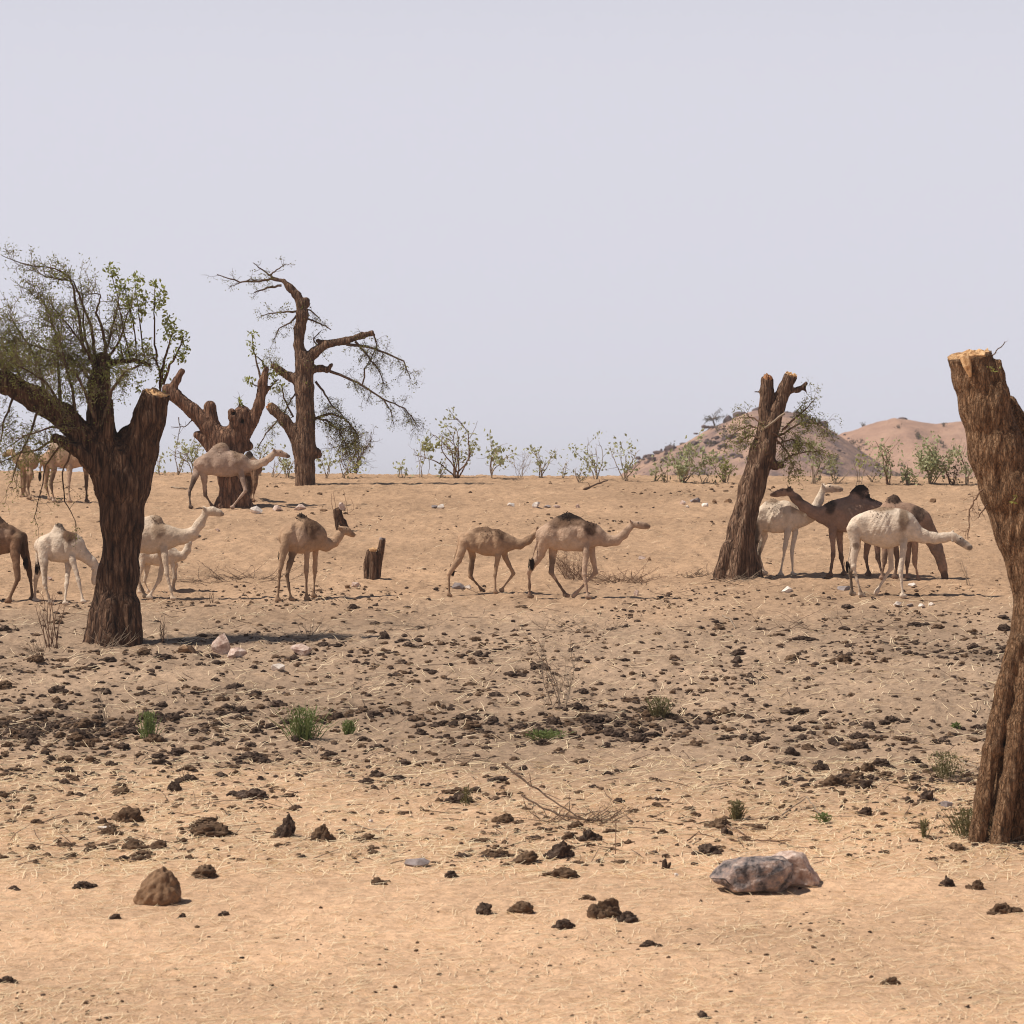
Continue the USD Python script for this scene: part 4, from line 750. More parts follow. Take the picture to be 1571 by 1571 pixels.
# the group at the right
camel('white camel in front of the right group, neck stretched toward a hanging twig', [(1310, 800, 819), (1322, 789, 826), (1340, 782, 835), (1360, 779, 840), (1380, 781, 835), (1391, 790, 826)],
      [(1350, 790, 9), (1352, 783, 5)], [(1388, 806, 17), (1400, 816, 13), (1416, 823, 10), (1434, 826, 8), (1448, 825, 7), (1457, 823, 6.4)], [(1463, 824, 6), (1472, 829, 5.4), (1481, 835, 3.9), (1488, 840, 2.9)],
      [('h', -1, [(1309, 812), (1312, 834), (1309.6, 870), (1321, 913)], True), ('h', 1, [(1312, 818), (1313, 840), (1304.5, 876), (1307, 914)], True), ('f', -1, [(1384, 818), (1386, 842), (1381.6, 876), (1385, 918)], True), ('f', 1, [(1374, 814), (1366, 834), (1367, 872), (1345, 907)], False)],
      WHITE, [(1352, 778, 27, 7, TAN, .95), (1386, 797, 8, 22, TAN, .9), (1383, 822, 6, 12, TAN, .3), (1313, 838, 5, 6, BROWN, .7), (1306, 896, 8, 24, DARK, .8), (1322, 906, 6, 10, BROWN, .7), (1475, 831, 10, 7, (.27, .21, .18), .75), (1488, 841, 5, 4, DARK, .7)],
      tail=[(1303, 808, 2.6), (1305, 840, 1.7), (1300, 866, 1.3)], ears=[(1460, 819, 1462, 814, 1), (1461, 827, 1461.5, 832, -1)], eye=(1473, 826.5), hair=(hair_tan, [(1352, 779, 18, 180)]), seed=12, size=1.06, ribs=1.2)
camel('white ribbed camel behind the leaning trunk, head raised over the back of the dark camel', [(1160, 786, 808), (1172, 777, 813), (1188, 772, 817), (1204, 769, 817), (1220, 776, 812)],
      [(1180, 780, 11), (1184, 775, 8.5), (1186, 772, 6)], [(1222, 793, 14), (1232, 796, 10), (1243, 792, 8), (1251, 780, 7), (1257, 767, 6.2), (1260, 757, 5.6)], [(1263, 750, 5.2), (1273, 748, 4.8), (1284, 749, 3.8), (1291, 751, 3)],
      [('h', -1, [(1162, 800), (1161, 824), (1154.5, 855), (1168, 884)], True), ('h', 1, [(1168, 802), (1172, 822), (1164, 852), (1172, 883)], True), ('f', -1, [(1212, 800), (1208, 818), (1204, 842), (1197, 887)], True), ('f', 1, [(1219, 800), (1220, 818), (1215, 845), (1216, 886)], True)],
      WHITE, [(1185, 766, 14, 6, TAN, .8), (1218, 776, 7, 14, TAN, .55), (1160, 820, 6, 16, BLACK, .8), (1160, 855, 9, 30, DARK, .7), (1286, 748, 8, 6, FAWN, .8), (1275, 748, 10, 8, FAWN, .5), (1291, 751, 4, 4, BROWN, .5)],
      ears=[(1262, 746, 1261.5, 741.5, -1), (1263, 745, 1265, 741, 1)], eye=(1273, 746.5), hair=(hair_tan, [(1185, 767, 12, 130)]), seed=13, size=1.0, ribs=1.4, shift=.35)
camel('dark brown camel with a black hump, facing left behind the white one', [(1352, 776, 806), (1340, 768, 812), (1322, 762, 815), (1302, 763, 815), (1285, 767, 814), (1274, 773, 808)],
      [(1316, 770, 16), (1319, 759, 13), (1321, 753, 9)], [(1274, 788, 16), (1262, 790, 11), (1248, 786, 8.6), (1234, 777, 7.2), (1222, 766, 6.4), (1215, 759, 5.8)], [(1211, 754, 5.2), (1201, 755, 4.8), (1191, 757, 3.7), (1184, 758.5, 2.8)],
      [('f', -1, [(1278, 802), (1277.5, 822), (1278.5, 852), (1273.5, 887)], True), ('f', 1, [(1286, 804), (1288, 826), (1290.5, 855), (1295, 885)], True), ('h', -1, [(1347, 792), (1345, 818), (1347, 856), (1354, 888)], True), ('h', 1, [(1338, 794), (1334, 820), (1328, 855), (1333, 886)], True)],
      (.27, .175, .13), [(1321, 746, 24, 13, BLACK, .95), (1345, 762, 20, 7, BLACK, .9), (1273, 776, 10, 13, BLACK, .8), (1300, 780, 12, 10, (.38, .27, .21), .8), (1284, 870, 18, 26, DARK, .6), (1345, 870, 18, 26, DARK, .6), (1210, 749, 6, 6, BLACK, .7), (1232, 764, 18, 5, DARK, .6), (1187, 758, 6, 4, DARK, .5)],
      tail=[(1357, 784, 2.6), (1360, 810, 1.8), (1361, 836, 1.5)], face=-1, ears=[(1210.5, 750, 1208.5, 745, -1), (1212, 750, 1212.5, 745, 1)], eye=(1200, 752.5), hair=(hair_dark, [(1321, 746, 18, 320), (1344, 763, 12, 120), (1273, 776, 9, 120)]), seed=14, size=1.1, shift=.1)
camel('brown camel grazing behind the white one, its head down on the ground', [(1346, 786, 816), (1358, 777, 822), (1374, 771, 826), (1390, 772, 828), (1404, 778, 826), (1412, 786, 820)],
      [(1366, 780, 13), (1370, 772, 10.5), (1372, 768, 7.5)], [(1412, 800, 17), (1421, 812, 12.5), (1430, 827, 10.5), (1437, 842, 9), (1442, 855, 8)], [(1444, 863, 7), (1447, 873, 6), (1449.5, 883, 4.2), (1450.5, 889, 3.4)],
      [('h', -1, [(1354, 806), (1359, 830), (1357, 862), (1352.5, 890)], True), ('h', 1, [(1364, 806), (1372, 832), (1377, 860), (1372.5, 889)], True), ('f', -1, [(1402, 812), (1404, 838), (1403.5, 864), (1409, 891)], True), ('f', 1, [(1396, 814), (1394, 838), (1392, 864), (1391, 888)], True)],
      (.29, .185, .13), [(1371, 763, 15, 9, DARK, .85), (1410, 786, 11, 14, DARK, .8), (1424, 808, 9, 12, BROWN, .5), (1435, 850, 14, 26, (.26, .19, .155), .6), (1450, 884, 7, 9, DARK, .7), (1372, 865, 26, 26, DARK, .6)],
      ears=[(1446, 861, 1452, 865, 1), (1442, 861, 1438, 866, -1)], hair=(hair_dark, [(1371, 764, 12, 160), (1410, 786, 10, 120)]), seed=15, size=1.05, shift=-.02)

# ------------------------------------------------------------------ shrubs along the crest
def shrub(label, u, v, h, w, seed, stems=5, leaf=leaf_pale, n=150, wood=twig_pale, lsize=.13, lean=0.0, name='leafy_shrub', cat='shrub', Yadd=None, twiggy=0, thick=.022, clump=.35, group=None):
    rng = np.random.default_rng(2000 + seed)
    b = hit(u, v) if Yadd is None else np.array([(u - C0) / F * (126 + Yadd), 126 + Yadd, 0.0])
    if Yadd is not None: b[2] = float(gz(b[0], b[1]))
    Y = b[1]; H, W = h / F * Y, w / F * Y
    if Yadd is not None: H = ZC + (C0 - (v - h)) / F * Y - b[2]
    lean = lean + rng.uniform(-.22, .22); lsize = lsize * rng.uniform(.85, 1.25)
    t = thing(name, label, cat, group)
    lf, tw, tips = MB(), MB(), []
    for i in range(stems):
        d = np.array([(rng.uniform(-1, 1) if stems > 1 else 0) * W * .5 + lean * H, rng.normal() * W * .3, H * rng.uniform(.7, 1.0)])
        pts = walk(rng, b + rng.normal(size=3) * [.05, .05, 0] - [0, 0, .04], d / H + [0, 0, .3], np.linalg.norm(d) * 1.0, .17, (d[0] / H * .4, 0, .15), .11)
        mb = MB(); mb.tube(pts, np.linspace(thick, thick * .35, len(pts)), 5); mb.put('stem', wood, t, smooth=True)
        tips.append(pts[max(1, int(len(pts) * .35)):])
        twigs_on(tw, rng, pts, thick * .42, 4 + twiggy, H * .34, 2 if twiggy else 1, .2, (0, 0, .3), .8, tips, .3)
    tw.put('twigs', wood, t, kind='stuff')
    if n:
        n = int(n * .8); pts = np.vstack(tips); cl = pts[rng.integers(0, len(pts), max(4, n // 12))]
        c = cl[rng.integers(0, len(cl), n)] + rng.normal(size=(n, 3)) * [.10, .10, .13] * np.array(clump / .35)
        lf.leaves(c, lsize, rng, .62, .35); lf.put('foliage', leaf, t, kind='stuff')
    return t
G = 'sparse leafy shrubs along the crest'
shrub('large leafy shrub with a thick reddish stem in the middle of the crest', 702, 733, 92, 90, 1, 8, n=520, thick=.032, wood=twig_red)
shrub('low spreading leafy branch on the crest at the right foot of the large middle shrub', 752, 733, 68, 34, 2, 4, n=170)
shrub('twiggy grey leafless bush behind the tall crooked tree, on the crest', 545, 735, 72, 92, 3, 12, leaf_olive, 240, twig_brown, .08, twiggy=9, Yadd=7, thick=.02)
shrub('yellow-green leafy sprig at the foot of the grey twiggy bush', 527, 733, 40, 34, 4, 4, leaf_yellow, 110)
shrub('tall thin sprig with single yellow leaves, right of the grey twiggy bush', 645, 732, 66, 26, 5, 3, leaf_yellow, 34, thick=.014, lsize=.2)
shrub('small green sprig on the crest left of the tall yellow sprig', 607, 733, 26, 10, 6, 2, n=26)
shrub('short sprig on the crest midway between the tall yellow sprig and the grey bush', 620, 733, 18, 10, 7, 2, n=18)
shrub('thin leafy sprig on the crest at the left foot of the large middle shrub', 676, 733, 30, 10, 8, 2, n=34)
shrub('sparse shrub of upright leafy stems right of the large middle shrub', 830, 733, 54, 34, 9, 5, n=110)
shrub('small leafless sprig on the crest just left of the sparse upright shrub', 797, 733, 40, 44, 10, 7, n=0, twiggy=3, thick=.010)
shrub('small dark leafy sprig on the crest above the walking fawn camel', 862, 734, 30, 14, 11, 2, n=36)
shrub('bright leafy shrub on the crest left of the far hill', 914, 735, 60, 46, 12, 5, n=230)
shrub('leafy shrub at the left foot of the far hill', 957, 737, 56, 40, 13, 5, n=180)
shrub('full pale-leaved shrub on the crest against the left slope of the far hill', 1048, 740, 62, 58, 14, 8, n=640)
shrub('low bright-green shrub on the crest left of the leaning forked trunk', 1112, 740, 36, 44, 15, 6, leaf_yellow, 220)
shrub('low sprig on the crest between the two shrubs at the hill foot', 1005, 738, 30, 24, 16, 3, n=60)
shrub('leafy shrub on the crest seen under the hanging twigs of the leaning trunk', 1248, 742, 62, 36, 17, 5, n=230)
shrub('thin yellowish sprig on the crest above the head of the raised white camel', 1318, 743, 58, 26, 18, 3, leaf_yellow, 70, thick=.014)
shrub('leafy shrub with a visible dark stem on the crest above the grazing brown camel', 1364, 743, 76, 46, 19, 5, n=260, wood=twig_red)
shrub('largest pale-leaved shrub on the crest near the right trunk', 1428, 742, 60, 62, 20, 10, n=900)
shrub('low pale shrub on the crest just left of the largest pale-leaved one', 1392, 744, 34, 34, 21, 4, n=120)
shrub('leafy shrub on the crest touching the left side of the right trunk', 1484, 744, 62, 36, 22, 5, n=230)
shrub('grey-green scrubby bush between the two pale shrubs at the right of the crest', 1462, 744, 34, 40, 23, 6, leaf_olive, 140, twig_brown, .1, twiggy=3)
shrub('leafy shrub on the crest left of the reddish stubby tree', 297, 728, 62, 44, 24, 6, n=210)
shrub('thin leafy sprig on the crest between the big left tree and the reddish stubby tree', 272, 728, 60, 20, 25, 3, n=110)
shrub('small sprig on the crest beside the right edge of the big left trunk', 245, 728, 32, 12, 26, 2, n=40)
shrub('leafy sprig behind the dark hidden camel on the rise', 398, 730, 54, 20, 27, 3, n=80)
shrub('small leafy sprig on the crest left of the tall crooked tree', 442, 732, 44, 16, 28, 3, n=70)
shrub('low leafy tuft on the crest under the head of the grey-fawn camel', 418, 732, 26, 30, 29, 4, n=70)
shrub('thin sprig on the crest right beside the tall crooked trunk', 502, 734, 46, 16, 30, 3, n=60)
for i, (u, h) in enumerate(((886, 22), (1020, 24), (1080, 20), (1285, 26), (1340, 22))):
    shrub(['small tuft on the crest right of the dark leafy sprig', 'small tuft left of the full pale-leaved shrub on the crest', 'small tuft on the crest right of the full pale-leaved shrub', 'small tuft on the crest above the back of the dark camel', 'small tuft on the crest left of the dark-stemmed shrub'][i], u, 740, h, 20, 40 + i, 3, leaf_olive, 40, lsize=.1)

# dead shrubs, stalks and tufts on the field
def dry(label, u, v, h, w, seed, stems, mat, twiggy=3, thick=.009, name='dead_shrub', cat='dead shrub', wander=.13, flat=1.0, lev=2, shift=0.0):
    rng = np.random.default_rng(3000 + seed); b = hit(u, v); Y = b[1] + shift; b = np.array([b[0], Y, float(gz(b[0], Y))]); H, W = h / F * Y, w / F * Y
    t = thing(name, label, cat); tw = MB()
    for i in range(stems):
        o = np.array([rng.uniform(-.5, .5) * W * (.8 if flat < 1 else .35), rng.normal() * W * .2, 0])
        d = np.array([rng.uniform(-.5, .5) * W, rng.normal() * W * .25, H * rng.uniform(.55, 1.0) * flat])
        pts = walk(rng, b + o - [0, 0, .03], d, np.linalg.norm(d), wander, (0, 0, .1), .1)
        mb = MB(); mb.tube(pts, np.linspace(thick, thick * .4, len(pts)), 4); mb.put('stem', mat, t)
        if twiggy: twigs_on(tw, rng, pts, thick * .5, twiggy, H * .35, lev, .2, (0, 0, .1), .8)
    tw.put('twigs', mat, t, kind='stuff')
dry('pale wiry dead shrub standing alone on the bare soil in the middle', 857, 1083, 118, 70, 1, 7, twig_pale, 10, .010)
dry('upright bundle of dry reddish stalks left of the big left trunk', 80, 992, 92, 50, 2, 13, twig_red, 1, .012, wander=.06)
dry('dry reddish sticks standing just right of the big left trunk', 250, 985, 46, 30, 3, 7, twig_red, 2, .009)
dry('dry stalks standing in the dung band at the left', 158, 1108, 52, 30, 4, 6, twig_pale, 1, .007, wander=.06)
dry('tangled heap of dead brush behind the fawn walking camel', 882, 888, 46, 84, 5, 44, twig_red, 10, .0055, name='brush_pile', cat='brush')
dry('low spread of dead brush right of the fawn walking camel', 950, 893, 22, 110, 6, 44, twig_red, 9, .007, name='brush_pile', cat='brush', flat=.6)
dry('low litter of dark dead brush between the white camel and the tan camel', 352, 890, 16, 150, 7, 60, twig_brown, 8, .007, name='brush_pile', cat='brush', flat=.6)
dry('dark brush litter behind the base of the leaning trunk', 1075, 884, 16, 60, 8, 26, twig_brown, 8, .007, name='brush_pile', cat='brush', flat=.6)
dry('sprawling dead branches on the soil in the foreground, right of the middle', 880, 1262, 40, 130, 9, 26, twig_brown, 7, .007, name='brush_pile', cat='brush', flat=.6)
dry('thin pale stalk standing in front of the dead foreground branches', 945, 1310, 86, 10, 10, 2, twig_red, 1, .006, wander=.05)
dry('thin bare stalk in the field right of the brush behind the white camels', 325, 925, 22, 14, 11, 3, twig_brown, 1, .01)
dry('dry twig standing under the nose of the white stretching camel', 1486, 898, 46, 18, 12, 3, twig_pale, 2, .008)
dry('bent dry stalk at the left beside the dark board', 284, 1200, 36, 20, 13, 3, twig_pale, 2, .006)
dry('dry weed stalks standing on the field near the pale pink boulder', 470, 980, 40, 60, 14, 9, twig_pale, 2, .007)
dry('low dry weed litter in the middle of the field', 640, 962, 20, 150, 15, 30, twig_pale, 3, .006, name='brush_pile', cat='brush', flat=.6)
dry('low dry weed litter below the fawn camel', 890, 965, 24, 150, 16, 34, twig_pale, 3, .006, name='brush_pile', cat='brush', flat=.6)
dry('low dry twig litter at the right of the field', 1260, 965, 18, 190, 17, 34, twig_brown, 3, .007, name='brush_pile', cat='brush', flat=.5)
dry('dry straw-coloured stalks beside the trunk base at the left', 60, 1000, 24, 90, 18, 20, twig_pale, 2, .006)
dry('dead grass and stalks round the foot of the big left trunk', 168, 992, 22, 110, 19, 30, twig_pale, 2, .006)
dry('dead grass round the foot of the leaning forked trunk', 1130, 892, 14, 92, 20, 26, twig_pale, 2, .006)
dry('broken sticks and dead grass round the foot of the right trunk', 1525, 1288, 26, 110, 21, 30, twig_pale, 2, .005)
def tuft(label, u, v, h, w, seed, mat, n, thin=.010, name='grass_tuft'):
    rng = np.random.default_rng(4000 + seed); b = hit(u, v); H, W = h / F * b[1], w / F * b[1]; mb = MB()
    for _ in range(n):
        o = rng.normal(size=2) * W * .16; l = H * rng.uniform(.45, 1.05); d = np.array([o[0] * 1.0 + rng.normal() * W * .07, o[1] * 1.2, l])
        p0 = b + [o[0], o[1], -.02]; mb.tube([p0, p0 + d * .55, p0 + d * [1.35, 1.35, .98]], [thin, thin * .8, thin * .2], 3)
    t = thing(name, label, 'grass tuft'); mb.put('blades', mat, t, kind='stuff')
    lf = MB(); k = n * 9; c = b + rng.normal(size=(k, 3)) * [W * .22, W * .2, 0] + np.array([0, 0, 1]) * rng.uniform(.1, .8, (k, 1)) * H; lf.leaves(c, .06, rng, .35, .8); lf.put('leaves', mat, t, kind='stuff')
tuft('narrow upright green plant in the dung band at the left', 228, 1134, 50, 28, 1, leaf_grass, 34)
tuft('bushy green tuft in the dung band left of the middle', 466, 1134, 58, 54, 2, leaf_grass, 70)
tuft('small green tuft just right of the bushy green one', 535, 1126, 24, 22, 3, leaf_grass, 26)
tuft('olive tuft on bare soil right of the middle', 1012, 1101, 36, 40, 4, leaf_olive, 46)
tuft('stiff green-grey tuft beside the sticks in the right foreground', 1130, 1258, 34, 22, 5, leaf_olive, 30)
tuft('loose see-through green tuft left of the right trunk', 1452, 1194, 48, 52, 6, leaf_olive, 40, .006)
tuft('dry grass clump at the foot of the right trunk', 1490, 1284, 52, 66, 7, leaf_olive, 70, .008)
tuft('low green patch in the dung band in the middle', 836, 1133, 14, 56, 8, leaf_grass, 40)
tuft('small green sprout between the white sticks and the dark clods', 1265, 1262, 16, 20, 9, leaf_grass, 14)
tuft('thin upright sprout in the right foreground', 1418, 1285, 34, 12, 10, leaf_olive, 10)
tuft('tiny green sprout near the right trunk', 1466, 1117, 8, 12, 11, leaf_grass, 10)
tuft('thin dry tuft in the foreground below the middle', 716, 1236, 34, 14, 12, leaf_olive, 10, .006)

# ------------------------------------------------------------------ stones
ICO = {k: (np.array(m.vertices), np.array(m.faces)) for k in (0, 1, 2, 3, 4) for m in [trimesh.creation.icosphere(k)]}
def lump(rng, w, d, h, sub=2, rugged=.42, sharp=False):
    v, f = ICO[sub]; s = rng.random(3) * 50
    if sharp:
        c = rng.normal(size=(15, 3)); c /= np.linalg.norm(c, axis=1, keepdims=True); c *= rng.uniform(.85, 1.08, (15, 1))
        m = trimesh.convex.convex_hull(c).subdivide_to_size(.30); v, f = np.array(m.vertices), np.array(m.faces)
        r = 1 + .16 * (meshkit.fbm(v * 3 + s, 3, 3) - .5)
    else: r = 1 + rugged * 2 * (meshkit.fbm(v * 1.7 + s, 3, 3) - .5) + rugged * 1.0 * (meshkit.noise(v * 5 + s, 4) - .5)
    q = v * r[:, None] * [w / 2, d / 2, h * .62]; q[:, 2] += h * .30
    return q, f
def stone(label, u, v, w, h, mat, seed, name='stone', cat='stone', sub=3, sharp=True, deep=.8, turn=0.0, rugged=.35, group=None):
    rng = np.random.default_rng(5000 + seed); p = hit(u, v); s = p[1] / F
    q, f = lump(rng, w * s, w * s * deep, h * s, sub, rugged, sharp)
    c, n = math.cos(turn), math.sin(turn); q = np.stack([q[:, 0] * c - q[:, 2] * n, q[:, 1], q[:, 0] * n + q[:, 2] * c], 1) if turn else q
    p[1] += w * s * deep * .3; p[2] = gz(p[0], p[1]) - .06 * h * s
    if label.startswith('upright'):
        k = np.clip(q[:, 2] / q[:, 2].max(), 0, 1); q[:, 0] = q[:, 0] * (1.08 - .50 * k ** 2.6) + .06 * k; q[:, 1] *= 1.1 - .4 * k ** 2
    return put(name, (q + p, f), mat, smooth=35, label=label, category=cat, group=group)
# the two big stones at the right front are built apart
def big_stones():
    rng = np.random.default_rng(77)
    for (label, pts, u, v, mat, dy) in (
        ('big angular mottled grey stone lying in the right foreground', [(-63, 20), (-44, 44), (-20, 50), (44, 51), (62, 40), (60, 12), (40, -4), (-34, -4)], 1156, 1371, stone_mixed, 0),
        ('smooth pink stone leaning against the right end of the big mottled stone', [(-40, 40), (-20, 50), (-2, 54), (14, 50), (30, 26), (38, 6), (30, -3), (-30, -3)], 1222, 1366, stone_pink, .22)):
        p = hit(u, v); s = p[1] / F; y0 = p[1] + .22 + dy; V = []
        outline = np.array(pts, float) * s
        c = outline.mean(0)
        for t, k in ((-.30, .72), (-.12, 1.0), (.10, 1.02), (.32, .68)):
            o = c + (outline - c) * k + rng.normal(size=outline.shape) * .012; z = o[:, 1]
            V += [[p[0] + a, y0 + t + rng.normal() * .02, p[2] + .02 + max(b, -.02)] for a, b in o]
        m = trimesh.convex.convex_hull(np.array(V)); m = m.subdivide_to_size(.045)
        v = np.array(m.vertices); n = np.array(m.vertex_normals)
        v += n * ((meshkit.fbm(v * 7, 4, 8) - .5) * .08 + (meshkit.fbm(v * 2.2, 2, 9) - .5) * .02)[:, None]
        put('boulder', (v, np.array(m.faces)), mat, smooth=28, label=label, category='stone')
big_stones()
stone('upright brown pointed lump of earth in the left foreground', 240, 1388, 64, 62, stone_brown, 1, 'boulder', 'earth lump', 4, False, .8, rugged=.22)
stone('taller pink pointed stone of the pair right of the big left trunk', 343, 1004, 42, 38, stone_pink, 2, 'boulder')
stone('lower rounded pink stone leaning on the pointed one near the left trunk', 363, 1009, 32, 21, stone_pink, 3, 'boulder')
stone('flat dark reddish stone right of the base of the big left trunk', 288, 1002, 38, 13, stone_brown, 4)
stone('pale pink boulder left of the middle, below the lone tan camel', 461, 1006, 36, 22, stone_pink, 5, 'boulder')
stone('cream stone just left below the pale pink boulder', 426, 1029, 26, 12, stone_white, 6)
stone('grey-white rounded stone beside the foot of the reddish stubby tree', 393, 788, 21, 14, stone_white, 7)
stone('small reddish stone just right of the grey-white one on the rise', 426, 784, 19, 10, stone_pink, 8)
stone('flat pinkish stone on the rise directly behind the hump of the lone tan camel', 460, 783, 23, 10, stone_pink, 9)
stone('thin flat reddish stone on the rise left of the charred stump', 497, 785, 14, 5, stone_brown, 10)
def on_stump():
    rng = np.random.default_rng(9); Y = hit(528, 815)[1]; s = Y / F
    q, f = lump(rng, 22 * s, 16 * s, 11 * s, 3, .3, True); put('stone', (q + P(524, 780.5, Y), f), stone_pink, smooth=35, label='pink stone resting on top of the charred stump', category='stone')
on_stump()
for i, (u, v, w, h, mat, lab) in enumerate((
    (667, 780, 12, 7, stone_grey, 'darker left stone of the touching pair on the rise, above the young tan camel'), (677, 780, 14, 8, stone_white, 'whiter right stone of the touching pair on the rise, above the young tan camel'),
    (785, 777, 14, 7, stone_white, 'white flat stone left of the whitest stone on the rise'), (823, 779, 20, 10, stone_white, 'whitest stone on the rise, above and left of the fawn camel hump'), (841, 779, 14, 5, stone_grey, 'flat grey stone right of the whitest stone on the rise'), (854, 779, 12, 5, stone_pink, 'small pink stone on the rise above the fawn camel hump'),
    (886, 779, 8, 6, stone_pink, 'small lone pink stone on the rise right above the fawn camel'), (702, 904, 22, 12, stone_grey, 'blue-grey stone under the belly of the young tan camel'), (717, 904, 13, 9, stone_white, 'cream stone touching the blue-grey one under the young camel'),
    (546, 901, 18, 12, stone_pink, 'round pink stone in front of the split stump'), (533, 903, 10, 7, stone_brown, 'small dark stone left of the round pink stone by the split stump'), (1048, 774, 11, 8, stone_pink, 'leftmost pink stone of the cluster left of the leaning trunk'), (1067, 771, 17, 11, stone_grey, 'greyish pink stone, largest of the cluster left of the leaning trunk'),
    (1054, 779, 8, 5, stone_white, 'tiny white stone at the front of the cluster left of the leaning trunk'), (1083, 777, 16, 7, stone_white, 'flat white stone in the cluster left of the leaning trunk'), (1096, 773, 9, 9, stone_brown, 'dark brown stone in the cluster left of the leaning trunk'), (1117, 771, 14, 7, stone_brown, 'flat brown stone touching the left side of the leaning trunk'),
    (1208, 909, 20, 10, stone_white, 'pale rounded stone right of the base of the leaning trunk'), (1296, 906, 26, 10, stone_grey, 'flat purplish stone by the hind feet of the white stretching camel'), (1400, 899, 15, 5, stone_white, 'flat white stone between the feet of the white and the grazing camel'), (1377, 931, 20, 9, stone_white, 'largest white lump of rubble below the front foot of the white stretching camel'),
    (1396, 931, 14, 6, stone_grey, 'grey lump in the middle of the white rubble below the white camel'), (1413, 932, 16, 6, stone_white, 'flat white lump in the rubble below the white camel'), (1430, 929, 12, 6, stone_white, 'rightmost white lump of the rubble below the white camel'), (985, 858, 13, 7, stone_pink, 'pinkish stone on the slope behind the head of the fawn camel'), (997, 860, 7, 7, stone_brown, 'small brown stone right of the pinkish one on the slope'),
    (977, 914, 11, 11, stone_pink, 'small cone-shaped stone right of the fawn camel feet'), (160, 1274, 24, 9, stone_white, 'bleached white fragment lying in the left foreground'), (508 + 530, 1345, 9, 8, stone_white, 'tiny white fragment left of the big mottled stone'), (640, 1330, 46, 14, stone_grey, 'flat bluish-grey stone in the foreground left of the middle'),
    (1452, 1239, 24, 13, stone_grey, 'round grey stone touching the black clods left of the right trunk'), (568 + 1, 1258 + 3, 8, 5, stone_white, 'tiny pale fragment in the foreground below the middle'), (84 + 250, 815, 9, 5, stone_pink, 'small pinkish pebble under the raised head of the white camel'), (1432, 771, 12, 8, stone_brown, 'dark stone on the rise left of the right trunk'), (76, 890, 10, 8, stone_pink, 'small pink stone between the legs of the white grazing camel'), (1384, 784 + 4, 8, 4, stone_pink, 'small pink stone behind the hump of the brown grazing camel'))):
    stone(lab, u, v, w, h, mat, 100 + i)

